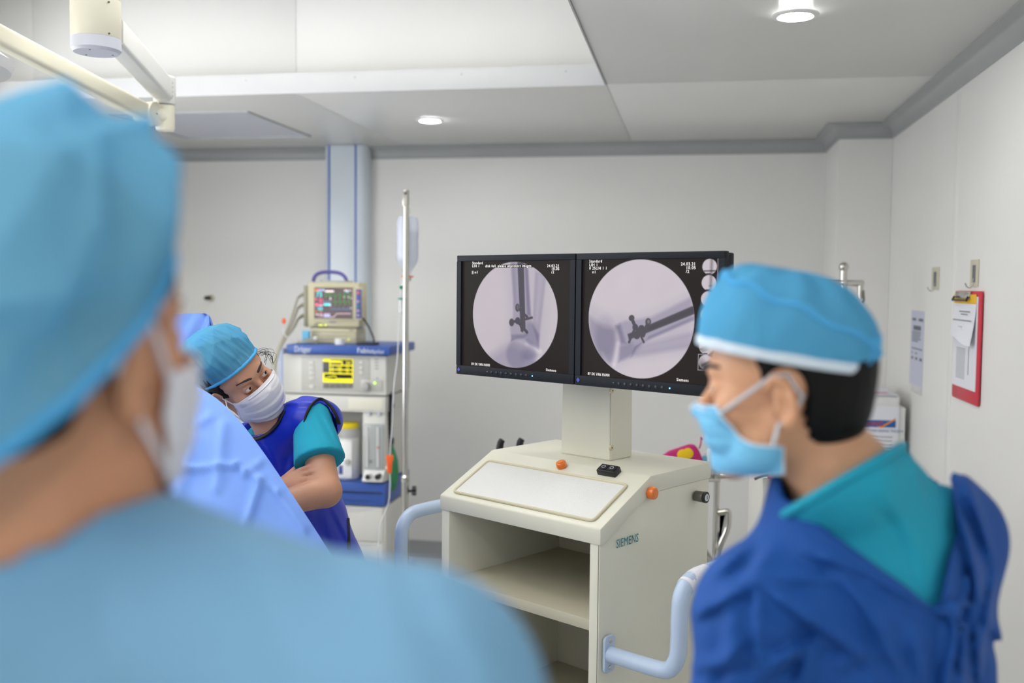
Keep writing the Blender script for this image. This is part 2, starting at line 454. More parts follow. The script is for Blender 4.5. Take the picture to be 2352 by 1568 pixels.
# ceiling lamps ------------------------------------------------------
def downlight(px, py, label, st=None):
    if st is None:
        p = atz(px, py, ZC); s_, t_ = p.dot(RA), p.dot(RB)
    else: s_, t_ = st
    t = thing('downlight', label, 'ceiling light', room(s_, t_, ZC), 'round recessed downlights')
    M = frame(room(s_, t_, ZC), RA, RB)
    MB(M).lathe([(.048, -.0005), (.070, -.0005), (.071, -.004), (.066, -.008), (.054, -.009), (.048, -.004), (.048, -.0005)], 40).build('trim_ring', 'white_plastic', t)
    MB(M).lathe([(.0, -.0035), (.047, -.0035), (.047, -.001), (0, -.001)], 40).build('lens', 'downlight', t)
    return t
downlight(1827, 33, 'round lit downlight in the ceiling at the upper right, nearer one')
downlight(988, 275, 'round lit downlight in the ceiling near the striped column')
downlight(0, 0, 'round lit downlight added in the ceiling behind the camera', (.305, -.2))  # out of frame, added as fill light
def added_fitting(s0, t0, s1, t1, z, m, label, name='added_ceiling_light', depth=.03, group=None):
    t = thing(name, label, 'ceiling light', room((s0 + s1) / 2, (t0 + t1) / 2, z), group)
    f = MB(ROOM); e = .02
    f.bx((s0, t0, z - depth), (s1, t0 + e, z - .001)); f.bx((s0, t1 - e, z - depth), (s1, t1, z - .001))
    f.bx((s0, t0 + e, z - depth), (s0 + e, t1 - e, z - .001)); f.bx((s1 - e, t0 + e, z - depth), (s1, t1 - e, z - .001))
    f.build('frame', 'alu', t)
    MB(ROOM).bx((s0 + e, t0 + e, z - depth + .004), (s1 - e, t1 - e, z - .002)).build('diffuser', m, t)
g = 'added fluorescent fittings on the recess ceiling'
lab = 'long added fluorescent fitting on the recess ceiling above the surgical lamp arm'
for s0, s1 in ((-3.1, -1.9), (-1.7, -.5)):
    for t0, wh in ((-.2, 'nearest the camera'), (1.3, 'in the middle row'), (2.8, 'in the far row')):
        lab = '%s added fluorescent fitting on the recess ceiling, %s' % ('left' if s0 < -2 else 'right', wh)
        added_fitting(s0, t0, s1, t0 + .3, ZR, 'added_panel_light', lab, depth=.05, group=g)  # unseen fittings, added as an assumed source of the room light
for s0, s1 in ((-3.1, -1.9), (-1.7, -.5)):
    added_fitting(s0, 3.78, s1, 3.90, ZR, 'added_strip_light', '%s narrow added fluorescent strip along the far edge of the recess ceiling' % ('left' if s0 < -2 else 'right'), depth=.05, group='added fluorescent strips at the far edge of the recess')  # unseen, added so the far recess wall is bright at the top
W0, W1 = .6, 3.8
wn = MB(ROOM).bx((SL - .02, W0, .85), (SL + .005, W1, 2.25)).build('added_window_1', 'added_window_glow', kind='structure')  # glowing pane out of frame, added to raise the wall brightness
wf = MB(ROOM)
for lo, hi in (((SL, W0 - .06, .79), (SL + .03, W1 + .06, .85)), ((SL, W0 - .06, 2.25), (SL + .03, W1 + .06, 2.31)), ((SL, W0 - .06, .85), (SL + .03, W0, 2.25)), ((SL, W1, .85), (SL + .03, W1 + .06, 2.25)), ((SL, W0 + 1.04, .85), (SL + .02, W0 + 1.09, 2.25)), ((SL, W0 + 2.1, .85), (SL + .02, W0 + 2.15, 2.25))): wf.bx(lo, hi)
wf.build('added_window_frame', 'alu', wn)
for s0 in (-2.6, -.9):
    added_fitting(s0, -2.2, s0 + 1.2, -1.0, ZC, 'added_troffer_light', '%s square added fluorescent ceiling panel behind the camera' % ('left' if s0 < -2 else 'right'), depth=.012, group='added fluorescent panels behind the camera')  # unseen ceiling panels added to brighten the walls from behind
# framed filter panel in the ceiling
q = [atz(*p, ZC) for p in ((572, 255), (712, 312))]
s1, t0 = q[0].dot(RA), q[0].dot(RB); s2, t1 = q[1].dot(RA), q[1].dot(RB)
t = thing('ceiling_air_panel', 'flat square air panel with thin frame in the ceiling beside the column', 'air panel', room(s1 - .35, (t0 + t1) / 2, ZC))
sA, sB = s1 - .75, (s1 + s2) / 2
f = MB(ROOM); e = .012; z0 = ZC - .006
f.bx((sA, t0, z0), (sB, t0 + e, ZC - .0005)); f.bx((sA, t1 - e, z0), (sB, t1, ZC - .0005)); f.bx((sA, t0 + e, z0), (sA + e, t1 - e, ZC - .0005)); f.bx((sB - e, t0 + e, z0), (sB, t1 - e, ZC - .0005))
f.build('frame', 'alu', t)
MB(ROOM).bx((sA + e, t0 + e, ZC - .003), (sB - e, t1 - e, ZC - .0005)).build('panel', 'lamp_cap', t)

# ================================================================== STRIPED COLUMN
p0 = at(796, 330, 5.5)
tc = TB - .10
cl = V(atp(742, 400, room(0, tc, 0), RB)).dot(RA); cr = V(atp(841, 400, room(0, tc, 0), RB)).dot(RA)
t = thing('service_column', 'glossy pale column with two blue stripes on the back wall', 'column', room((cl + cr) / 2, tc + .08, 0))
rd = .05; poly = [(cl, TB - .002), (cl, tc + rd)]
poly += [(cl + rd - rd * math.cos(R(a)), tc + rd - rd * math.sin(R(a))) for a in range(15, 91, 15)]
poly += [(cr - rd + rd * math.sin(R(a)), tc + rd - rd * math.cos(R(a))) for a in range(0, 91, 15)] + [(cr, TB - .002)]
MB(ROOM).prism(poly, 2, 0.001, ZC - .002).build('shaft', 'column_white', t, ang=50)
for px in (756, 817):
    s_ = V(atp(px, 450, room(0, tc, 0), RB)).dot(RA)
    MB(ROOM).bx((s_ - .005, tc - .0015, .001), (s_ + .005, tc + .004, ZC - .003)).build('stripe', 'stripe_blue', t)

# ================================================================== MONITOR CART
u = V((.737, -.676, 0)).normalized(); n = V((u.y, -u.x, 0)) ; n = V((-.676, -.737, 0)).normalized()
CT = 1.18                                             # top of the cart
cFR = V((.351, 2.465, 0)); WID = .55
cO = cFR - u * WID                                    # front-left edge of the flat top, on the floor plan
CART = frame(cO, u, -n)                               # x: 0..WID to the right, y: towards the back, z up
RUN, DROP, FAS, BACK = .205, .10, .040, .285
lab = 'cream steel cart with sloped top and open shelves carrying two monitors'
cart = thing('monitor_cart', lab, 'cart', CART @ V((WID / 2, .04, 0)))
zf = CT - DROP
# lid: top, slope and fascia as one bent sheet, sides hang down over the body
lidh = .045
prof = [(-RUN, zf - FAS), (-RUN, zf), (0, CT), (BACK, CT), (BACK, CT - lidh), (0, CT - lidh), (-RUN + .02, zf - FAS)]
MB(CART).prism(prof, 0, 0, WID, .004).build('lid', 'cream', cart)
sl = math.atan2(DROP, RUN)
SLOPE = CART @ frame((WID / 2, -RUN / 2, CT - DROP / 2), (1, 0, 0), (0, math.cos(sl), math.sin(sl)), (0, -math.sin(sl), math.cos(sl)))
L2 = RUN / math.cos(sl)
px0, px1, py0, py1 = -WID / 2 + .035, WID / 2 - .035, -L2 / 2 + .02, L2 / 2 - .055
def rrect(x0, y0, x1, y1, r, n=5):
    pts = []
    for cx, cy, a0 in ((x1 - r, y1 - r, 0), (x0 + r, y1 - r, 90), (x0 + r, y0 + r, 180), (x1 - r, y0 + r, 270)):
        pts += [(cx + r * math.cos(R(a0 + 90 * i / n)), cy + r * math.sin(R(a0 + 90 * i / n))) for i in range(n + 1)]
    return pts
lidp = MB(SLOPE).prism(rrect(px0, py0, px1, py1, .012), 2, -.002, .003, .001).build('desk_panel', 'pebble_panel', cart, label='pebbled white sloping writing panel')
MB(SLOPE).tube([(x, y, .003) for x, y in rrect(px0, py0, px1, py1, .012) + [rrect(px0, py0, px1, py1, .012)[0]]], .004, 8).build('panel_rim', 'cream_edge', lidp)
# body
body = MB(CART); th = .03; y0, y1 = -RUN + .004, BACK - .004; zt = zf - FAS
for x in (.004, WID - th - .004):
    pr = [(y0, .16), (y0, zt + .002), (0, CT - lidh), (y1, CT - lidh), (y1, .16)]
    body.prism(pr, 0, x, x + th, .002)
body.build('side_panels', 'cream', cart)
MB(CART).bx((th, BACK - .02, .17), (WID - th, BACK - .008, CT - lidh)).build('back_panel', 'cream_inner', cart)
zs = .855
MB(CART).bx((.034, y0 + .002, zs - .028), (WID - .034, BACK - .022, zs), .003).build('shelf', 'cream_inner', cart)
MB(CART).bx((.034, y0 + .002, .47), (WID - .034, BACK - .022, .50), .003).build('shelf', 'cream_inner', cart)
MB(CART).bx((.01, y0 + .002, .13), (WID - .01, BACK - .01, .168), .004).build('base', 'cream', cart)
MB(CART).bx((WID - .0085, y0 - .0006, .17), (WID - .0065, y0 + .001, zt)).build('seam', 'machine_dark', cart)
for x in (.05, WID - .05):
    for y in (-RUN + .06, BACK - .06):
        c = MB(CART).cyl((x, y, .085), (x, y, .13), .016, seg=16).build('caster', 'dark_steel', cart)
        MB(CART).cyl((x - .014, y, .046), (x + .014, y, .046), .045, seg=24, bev=.006).build('wheel', 'black_rubber', c)
        MB(CART).bx((x - .02, y - .02, .04), (x - .016, y + .02, .09)).bx((x + .016, y - .02, .04), (x + .02, y + .02, .09)).bx((x - .02, y - .02, .084), (x + .02, y + .02, .09)).build('fork', 'dark_steel', c)
# orange lens buttons, rocker switch, key lock
def on_top(px, py): return CART.inverted() @ atz(px, py, CT)
def on_plane(px, py, M):
    nrm = M.to_3x3() @ V((0, 0, 1)); return M.inverted() @ atp(px, py, M.translation, nrm)
q = on_plane(1291, 1072, SLOPE)
b = MB(SLOPE).cyl((q.x, q.y, 0), (q.x, q.y, .016), .0145, .0135, 28, .003).build('lamp_lens', 'orange_lens', cart, label='orange round lens lamp')
MB(SLOPE).cyl((q.x, q.y, .016), (q.x, q.y, .0175), .008, seg=20).build('lens_cap', 'orange_lens', b)
RS = CART @ frame((WID, 0, 0), (0, 1, 0), (0, 0, 1), (1, 0, 0))      # right side: x back, y up, z out
LS = CART @ frame((0, 0, 0), (0, -1, 0), (0, 0, 1), (-1, 0, 0))
q = on_plane(1492, 1131, RS)
for M, s_ in ((RS, 1), (LS, -1)):
    b = MB(M).cyl((q.x * s_, q.y, 0), (q.x * s_, q.y, .018), .0165, .0155, 28, .004).build('lamp_lens', 'orange_lens', cart)
    MB(M).cyl((q.x * s_, q.y, .018), (q.x * s_, q.y, .0195), .009, seg=20).build('lens_cap', 'orange_lens', b)
q = on_plane(1398, 1088, SLOPE)
sw = MB(SLOPE).box((q.x, q.y + .004, .007), (.058, .030, .018), .003).build('rocker_switch', 'black_plastic', cart, label='black double rocker switch')
for dx in (-.013, .013):
    MB(SLOPE).box((q.x + dx, q.y + .004, .0165), (.024, .022, .004), .001).build('rocker', 'black_rubber', sw)
    ring = [(q.x + dx + .005 * math.cos(a * math.pi / 8), q.y + .004 + .005 * math.sin(a * math.pi / 8), .0187) for a in range(17)]
    MB(SLOPE).tube(ring, .0006, 6).build('mark', 'white_print', sw)
q = on_plane(1598, 1138, RS)
k = MB(RS).cyl((q.x, q.y, 0), (q.x, q.y, .026), .0145, seg=28, bev=.001).build('key_lock', 'dark_steel', cart, label='nickel key lock with black cap')
MB(RS).cyl((q.x, q.y, .026), (q.x, q.y, .034), .015, seg=28, bev=.001).build('lock_cap', 'black_plastic', k)
MB(RS).cyl((q.x, q.y, .034), (q.x, q.y, .0346), .0095, seg=24).build('lock_face', 'white_print', k)
MB(RS).box((q.x, q.y, .035), (.002, .010, .0008)).build('key_slot', 'black_plastic', k)
q = on_plane(1415, 1259, RS)
text('SIEMENS', .030, RS @ Matrix.Translation((q.x, q.y, .0003)) , 'logo_teal', cart, sx=.80, space=1.04)
# side handles
def handle(s_, nm):
    M = RS if s_ > 0 else LS
    f = lambda x: x * s_
    qa = on_plane(1396, 1500, RS)
    xa, xb, zb = qa.x, BACK - .045, qa.y
    zt_ = zb + .215; out = .195
    pts = [(f(xa), zb, .006), (f(xa), zb, out - .06), (f(xa), zb + .004, out - .02), (f(xa) , zb + .035, out), (f(xa), zb + .07, out + .004),
           (f(xa), zt_ - .07, out + .004), (f(xa + .005), zt_ - .03, out + .004), (f(xa + .035), zt_ - .004, out + .004), (f(xa + .075), zt_, out + .004),
           (f(xb - .075), zt_, out + .004), (f(xb - .035), zt_ - .004, out + .004), (f(xb - .005), zt_ - .03, out + .004), (f(xb), zt_ - .07, out + .004),
           (f(xb), zb + .07, out + .004), (f(xb), zb + .035, out), (f(xb), zb + .004, out - .02), (f(xb), zb, out - .06), (f(xb), zb, .006)]
    h = MB(M).tube(pts, .0195, 20, smooth=2).build('push_handle', 'handle_blue', cart, ang=180, label='pale blue bent tube handle')
    for x in (xa, xb):
        pl = MB(M).prism([(f(x) + a, zb + b) for a, b in rrect(-.021, -.045, .021, .045, .012)], 2, .0002, .007, .0015).build('mount_plate', 'handle_blue', h)
        for dz in (-.033, .033):
            MB(M).cyl((f(x), zb + dz, .007), (f(x), zb + dz, .0095), .006, seg=14, bev=.001).build('screw', 'alu', h)
    if s_ > 0:
        yy = zt_; MB(M).tube([(xa + .02, zt_ - .014, out + .004), (xa + .05, zt_ - .003, out + .004), (xa + .075, zt_, out + .004), (xa + .105, zt_, out + .004)], .0201, 20).build('paper_sticker', 'paper', h, label='torn white paper sticker with small print')
handle(1, 'r'); handle(-1, 'l')
# things lying on the shelves
p = CART @ V((WID * .70, .13, zs))
MB(CART).tube([(WID * .52, .10, zs + .004), (WID * .66, .12, zs + .004), (WID * .86, .12, zs + .006)], .0025, 8).build('probe_rod', 'dark_steel', label='thin metal rod lying on the upper cart shelf', cat='rod')
t = thing('coiled_cable', 'dark cable coiled on the lower cart shelf', 'cable', CART @ V((WID * .62, -.02, .5)))
MB(CART).tube([(WID * .62 + (.05 + .004 * i / 6) * math.cos(i * .5), -.02 + .045 * math.sin(i * .5), .508 + .001 * i) for i in range(40)], .005, 8).build('coil', 'cable_black', t)
MB(CART).box((WID * .62 + .09, -.05, .512), (.05, .025, .022), .004).build('plug', 'black_plastic', t)

# stalk carrying the monitors
b0, b1, b2 = on_top(1293, 1040), on_top(1397, 1060), on_top(1447, 1048)
sx0, sx1 = b0.x, b1.x; sy0, sy1 = (b0.y + b1.y) / 2, b2.y
ML = V((-.159, 2.838, 0)); MR = V((.481, 2.267, 0)); md = (MR - ML).normalized(); mn = V((md.y, -md.x, 0))
if mn.y > 0: mn = -mn
mtop = (at(1048, 587, 2.838).z + at(1661, 575, 2.267).z) / 2
MH = .337; mbot = mtop - MH; MW = (MR - ML).length / 2
st = thing('monitor_stalk', 'cream square post with screw heads rising from the cart to the monitors', 'post', CART @ V(((sx0 + sx1) / 2, (sy0 + sy1) / 2, CT)))
post = MB(CART); tp = mtop - .10; k = .006
vs = [(sx0, sy0, CT), (sx1, sy0, CT), (sx1, sy1, CT), (sx0, sy1, CT), (sx0 + k, sy0, tp), (sx1 - k, sy0, tp), (sx1 - k, sy1, tp), (sx0 + k, sy1, tp)]
tb = MB(CART); tb.faces(vs, [(3, 2, 1, 0), (4, 5, 6, 7), (0, 1, 5, 4), (1, 2, 6, 5), (2, 3, 7, 6), (3, 0, 4, 7)])
bmesh.ops.bevel(tb.bm, geom=list(tb.bm.edges), offset=.003, segments=2, affect='EDGES')
tb.build('post', 'cream', st)
PSIDE = CART @ frame((sx1, 0, 0), (0, 1, 0), (0, 0, 1), (1, 0, 0))
for px, py in ((1405, 897), (1404, 1028)):
    q = on_plane(px, py, PSIDE)
    c = MB(PSIDE).cyl((q.x, q.y, -.004), (q.x, q.y, .003), .0075, seg=20, bev=.001).build('screw_cap', 'cream_edge', st)
    MB(PSIDE).cyl((q.x, q.y, .003), (q.x, q.y, .0035), .0018, seg=10).build('screw_hole', 'black_plastic', c)
MON = frame(V((ML.x, ML.y, mbot)), md, -mn)            # x right along both screens, y back, z up
cx_ = (CART @ V(((sx0 + sx1) / 2, sy0, 0))); pm = MON.inverted() @ V((cx_.x, cx_.y, mbot))
MB(MON).bx((pm.x - .10, .0505, MH * .3), (pm.x + .10, max(pm.y + .03, .075), MH * .68), .003).build('mount_bracket', 'dark_steel', st)

# ---------------------------------------------------------------- screens painted into a fine mesh
def homog(quad):
    """quad tl,tr,br,bl in pixels -> unit square (u right, v down)"""
    A = []; b_ = []
    for (x, y), (uu, vv) in zip(quad, ((0, 0), (1, 0), (1, 1), (0, 1))):
        A.append([x, y, 1, 0, 0, 0, -uu * x, -uu * y]); b_.append(uu)
        A.append([0, 0, 0, x, y, 1, -vv * x, -vv * y]); b_.append(vv)
    h = np.linalg.solve(np.array(A, float), np.array(b_, float)); H = np.append(h, 1).reshape(3, 3)
    def f(p):
        q = H @ np.array([p[0], p[1], 1.0]); return (q[0] / q[2], q[1] / q[2])
    return f
class Paint:
    def __init__(s, nx, ny, asp, f):
        s.nx, s.ny, s.asp, s.f = nx, ny, asp, f
        u_, v_ = np.meshgrid((np.arange(nx) + .5) / nx, (np.arange(ny) + .5) / ny)
        s.x = u_ * asp; s.y = v_                       # isotropic units: screen height = 1
        s.c = np.zeros((ny, nx, 3)) + np.array([lin(38), lin(32), lin(30)])
        s.sc = None
    def P(s, p):
        q = s.f(p); return np.array([q[0] * s.asp, q[1]])
    def len(s, a, p):                                  # pixel length near p -> units
        p = np.array(p, float); return np.linalg.norm(s.P(p + (a, 0)) - s.P(p))
    def mul(s, m, k):
        k = np.array(k) if np.ndim(k) else np.array([k, k, k])
        s.c *= 1 - m[..., None] * (1 - k)
    def setc(s, m, col):
        s.c = s.c * (1 - m[..., None]) + np.array(col) * m[..., None]
    def seg(s, a, b, w, soft=.004):
        a_, b_ = s.P(a), s.P(b); r = s.len(w / 2, a)
        d = b_ - a_; tt = np.clip(((s.x - a_[0]) * d[0] + (s.y - a_[1]) * d[1]) / max(1e-9, d @ d), 0, 1)
        D = np.hypot(s.x - a_[0] - tt * d[0], s.y - a_[1] - tt * d[1]) - r
        return np.clip(.5 - D / (2 * soft), 0, 1)
    def ell(s, c, rx, ry, soft=.004, rot=0):
        c_ = s.P(c); rx = s.len(rx, c); ry = s.len(ry, c)
        X = s.x - c_[0]; Y = s.y - c_[1]; ca, sa = math.cos(R(rot)), math.sin(R(rot))
        X, Y = X * ca + Y * sa, -X * sa + Y * ca
        q = np.hypot(X / rx, Y / ry); D = (q - 1) * min(rx, ry)
        return np.clip(.5 - D / (2 * soft), 0, 1)
    def poly(s, pts, soft=.006):
        Q = [s.P(p) for p in pts]; D = np.full(s.x.shape, 9.0); ins = np.zeros(s.x.shape, bool)
        for a_, b_ in zip(Q, Q[1:] + Q[:1]):
            d = b_ - a_; tt = np.clip(((s.x - a_[0]) * d[0] + (s.y - a_[1]) * d[1]) / max(1e-9, d @ d), 0, 1)
            D = np.minimum(D, np.hypot(s.x - a_[0] - tt * d[0], s.y - a_[1] - tt * d[1]))
            c1 = (a_[1] > s.y) != (b_[1] > s.y)
            xi = a_[0] + (s.y - a_[1]) / np.where(abs(b_[1] - a_[1]) < 1e-9, 1e-9, b_[1] - a_[1]) * (b_[0] - a_[0])
            ins ^= c1 & (s.x < xi)
        D = np.where(ins, -D, D)
        return np.clip(.5 - D / (2 * soft), 0, 1)
    def mesh(s, name, M, x0, z0, w_, h_, y, parent):
        """cells of the screen as faces with face-corner colours"""
        nx, ny = s.nx, s.ny
        gx = x0 + np.arange(nx + 1) / nx * w_; gz = z0 + h_ - np.arange(ny + 1) / ny * h_
        XX, ZZ = np.meshgrid(gx, gz); vv = np.stack([XX, np.full_like(XX, y), ZZ], -1).reshape(-1, 3)
        i, j = np.meshgrid(np.arange(nx), np.arange(ny)); a_ = (j * (nx + 1) + i).ravel()
        F = np.stack([a_, a_ + nx + 1, a_ + nx + 2, a_ + 1], -1)
        me = mesh_np(name, vv, F)
        C4 = np.pad(s.c, ((0, 1), (0, 1), (0, 0)), mode='edge').reshape(-1, 3)
        at_ = me.color_attributes.new('Col', 'FLOAT_COLOR', 'POINT')
        at_.data.foreach_set('color', np.concatenate([C4, np.ones((len(C4), 1))], 1).astype(np.float32).ravel())
        me.transform(M)
        return finish(name, me, 'xray', parent, ang=180)
def mesh_np(name, vv, F):
    me = bpy.data.meshes.new(name)
    me.vertices.add(len(vv)); me.vertices.foreach_set('co', np.ascontiguousarray(vv, dtype=np.float32).ravel())
    k = F.shape[1]
    me.loops.add(F.size); me.loops.foreach_set('vertex_index', np.ascontiguousarray(F, dtype=np.int32).ravel())
    me.polygons.add(len(F)); me.polygons.foreach_set('loop_start', np.arange(0, F.size, k, dtype=np.int32))
    me.update(calc_edges=True); me.validate()
    return me
LIL = np.array([lin(214), lin(205), lin(212)]); 
def noise_field(shape, seed, n=14):
    rng = np.random.default_rng(seed); y, x = np.mgrid[0:shape[0], 0:shape[1]] / shape[0]
    f = np.zeros(shape)
    for _ in range(n):
        k = rng.uniform(4, 40); a = rng.uniform(0, 6.28); f += np.sin(k * (x * math.cos(a) + y * math.sin(a)) + rng.uniform(0, 6.28))
    return f / n
# left picture (pixel numbers are those of an enlarged detail, hence the homography)
fl = homog([(100, 180), (1278, 160), (1255, 1450), (85, 1350)])
A = Paint(300, 240, 1.25, fl)
circ = A.ell((668, 788), 1, 1, .003) * 0
R0 = .487; circ = np.clip(.5 - (np.hypot(A.x - .622, A.y - .5) - R0) / .005, 0, 1)
A.setc(circ, LIL * .93); A.c *= 1 + .03 * noise_field(A.x.shape, 1)[..., None] * circ[..., None]
base = A.c.copy()
m = lambda mask, k: A.mul(mask * circ, [x ** 1.45 for x in k])
m(A.poly([(560, 150), (1010, 150), (1000, 700), (960, 1200), (900, 1450), (300, 1450), (330, 1330), (560, 1080), (600, 800)], .07), (.93, .93, .96))
m(A.poly([(615, 150), (800, 150), (822, 700), (850, 880), (922, 1010), (915, 1170), (800, 1110), (760, 1050), (620, 1080), (605, 900), (640, 800), (645, 600)], .012), (.80, .80, .86))
m(A.poly([(768, 150), (802, 150), (838, 800), (792, 790)], .012), (.70, .70, .78))
m(A.poly([(622, 150), (668, 150), (688, 640), (648, 700)], .02), (.86, .86, .9))
m(A.poly([(885, 290), (1003, 330), (940, 900), (918, 1150), (850, 900), (862, 700)], .014), (.78, .78, .84))
m(A.poly([(910, 320), (975, 340), (910, 880), (880, 850)], .02), (1.12, 1.12, 1.1))
m(A.poly([(800, 860), (850, 880), (922, 1010), (915, 1170), (790, 1080), (760, 980)], .02), (.84, .84, .89))
m(A.poly([(620, 1010), (800, 1000), (760, 1050), (700, 1046), (622, 1082)], .012), (.74, .74, .8))
m(A.ell((725, 1235), 165, 150, .02), (.80, .80, .86))
m(A.poly([(380, 1250), (620, 1100), (900, 1260), (870, 1310), (720, 1420), (470, 1400)], .05), (.82, .82, .88))
m(A.ell((800, 1240), 70, 60, .03), (.86, .86, .9))
m(A.seg((790, 1115), (930, 1200), 40, .02), (1.18, 1.18, 1.16)); m(A.seg((650, 1060), (790, 1115), 26, .02), (1.12, 1.12, 1.1))
m(A.seg((780, 1310), (930, 1270), 24, .02), (1.15, 1.15, 1.12))
metal = np.maximum.reduce([A.poly([(690, 150), (760, 150), (776, 930), (745, 985), (722, 970), (706, 600)], .006), A.ell((690, 703), 25, 36), A.seg((692, 705), (795, 810), 26), A.seg((770, 835), (845, 815), 22),
    A.ell((625, 870), 27, 34), A.seg((625, 866), (700, 850), 26), A.ell((692, 852), 30, 32), A.seg((690, 860), (790, 980), 28), A.seg((715, 880), (740, 960), 26)])
A.setc(metal * circ, np.array([lin(86), lin(82), lin(94)]))
A.setc(A.ell((692, 700), 13, 20) * .4 * circ, LIL * .4)
A.setc(A.poly([(435, 222), (857, 212), (857, 248), (435, 254)], .002), (lin(24), lin(21), lin(22)))
A.setc(A.poly([(200, 290), (217, 290), (217, 324), (200, 324)], .002), LIL)
# right picture
fr = homog([(100, 152), (1482, 132), (1482, 1478), (76, 1335)])
B = Paint(330, 264, 1.25, fr)
circ2 = np.clip(.5 - (np.hypot(B.x - .557, B.y - .497) - .492) / .005, 0, 1)
B.setc(circ2, LIL * 1.0); B.c *= 1 + .03 * noise_field(B.x.shape, 2)[..., None] * circ2[..., None]
m = lambda mask, k: B.mul(mask * circ2, [x ** 1.45 for x in k])
m(B.poly([(140, 590), (330, 700), (560, 740), (800, 690), (1230, 480), (1240, 1120), (900, 1140), (600, 1180), (430, 1260), (160, 1050)], .06), (.9, .9, .94))
m(B.poly([(150, 720), (300, 830), (430, 850), (440, 1000), (400, 1200), (360, 1260), (250, 1150), (150, 900)], .03), (.74, .74, .8))
m(B.ell((320, 960), 100, 190, .03), (.84, .84, .88))
m(B.poly([(430, 830), (520, 775), (640, 760), (790, 735), (1200, 530), (1230, 765), (760, 975), (640, 1070), (590, 1140), (455, 1205), (470, 1030), (455, 930)], .016), (.80, .80, .86))
m(B.poly([(420, 825), (470, 800), (500, 900), (530, 1010), (480, 1010), (455, 920)], .016), (.72, .72, .78))
m(B.poly([(760, 940), (1230, 735), (1230, 775), (730, 990)], .01), (.76, .76, .82))
m(B.poly([(720, 985), (640, 1060), (590, 1145), (620, 1050)], .01), (.74, .74, .8))
m(B.poly([(630, 1040), (1230, 895), (1225, 1060), (580, 1160)], .022), (.80, .80, .86))
m(B.poly([(700, 1030), (1230, 925), (1225, 1020), (660, 1110)], .02), (1.08, 1.08, 1.06))
m(B.poly([(460, 1040), (600, 1000), (620, 1100), (560, 1170), (455, 1205)], .02), (.84, .84, .88))
m(B.seg((445, 1010), (405, 1230), 34, .016), (1.2, 1.2, 1.17)); m(B.seg((290, 1110), (350, 1230), 20, .016), (1.18, 1.18, 1.16))
metal = np.maximum.reduce([B.poly([(545, 915), (690, 850), (1230, 618), (1240, 708), (745, 905), (605, 958), (560, 975)], .006), B.ell((757, 790), 30, 36), B.seg((757, 800), (705, 930), 40), B.seg((676, 920), (712, 1000), 22),
    B.ell((587, 748), 30, 28, rot=-25), B.seg((590, 755), (625, 840), 34), B.ell((625, 845), 30, 32), B.seg((622, 850), (562, 1000), 24), B.seg((690, 860), (640, 930), 70)])
B.setc(metal * circ2, np.array([lin(88), lin(84), lin(92)]))
B.setc(B.poly([(760, 840), (1230, 645), (1232, 680), (770, 875)], .01) * circ2 * .5, np.array([lin(76), lin(72), lin(80)]))
B.setc(B.ell((760, 786), 14, 18) * circ2 * .5, LIL * .5)
for i, (cx, cy) in enumerate(((1380, 222), (1376, 388), (1372, 556), (1368, 722), (1365, 890), (1360, 1055), (1360, 1222))):
    c_ = B.P((cx, cy)); rr = .0605; D = np.hypot(B.x - c_[0], B.y - c_[1]) - rr; cm_ = np.clip(.5 - D / .004, 0, 1)
    B.setc(cm_, LIL)
    if i < 3: B.mul(B.seg((cx + 22, cy - 90), (cx + 18, cy + 90), 30, .01) * cm_, .45)
    if i == 0: B.mul(B.seg((cx - 80, cy + 45), (cx + 80, cy + 42), 14) * cm_, .15)
    if i in (1, 2): B.mul(B.seg((cx, cy + 30), (cx + 40, cy + 30), 6) * cm_, .3); B.mul(B.seg((cx + 20, cy + 20), (cx + 22, cy + 55), 6) * cm_, .4)
    if i == 4: B.mul(B.seg((cx - 80, cy + 10), (cx + 80, cy - 60), 45, .01) * cm_, .3); B.mul(B.seg((cx - 80, cy + 70), (cx + 80, cy - 20), 25, .01) * cm_, .4)
    if i == 5: B.mul(B.seg((cx - 60, cy + 30), (cx + 80, cy - 40), 18, .01) * cm_, .2); B.mul(B.seg((cx - 40, cy + 50), (cx + 80, cy - 5), 14, .01) * cm_, .4)
    if i == 6: B.mul(B.seg((cx - 40, cy + 30), (cx + 80, cy - 30), 22, .008) * cm_, .2); B.mul(B.ell((cx - 50, cy + 30), 40, 70, .02) * cm_, .5)
    B.setc(B.poly([(cx - 30, cy + 66), (cx + 14, cy + 66), (cx + 14, cy + 80), (cx - 30, cy + 80)], .002), (lin(70), lin(66), lin(70)))
for a_, b_ in (((1280, 1134), (1450, 1140)), ((1280, 1134), (1278, 1300)), ((1278, 1300), (1450, 1318))):
    B.setc(B.seg(a_, b_, 4, .002), LIL * .9)
B.setc(B.poly([(1464, 140), (1474, 140), (1474, 1450), (1464, 1450)], .002), LIL * .9)

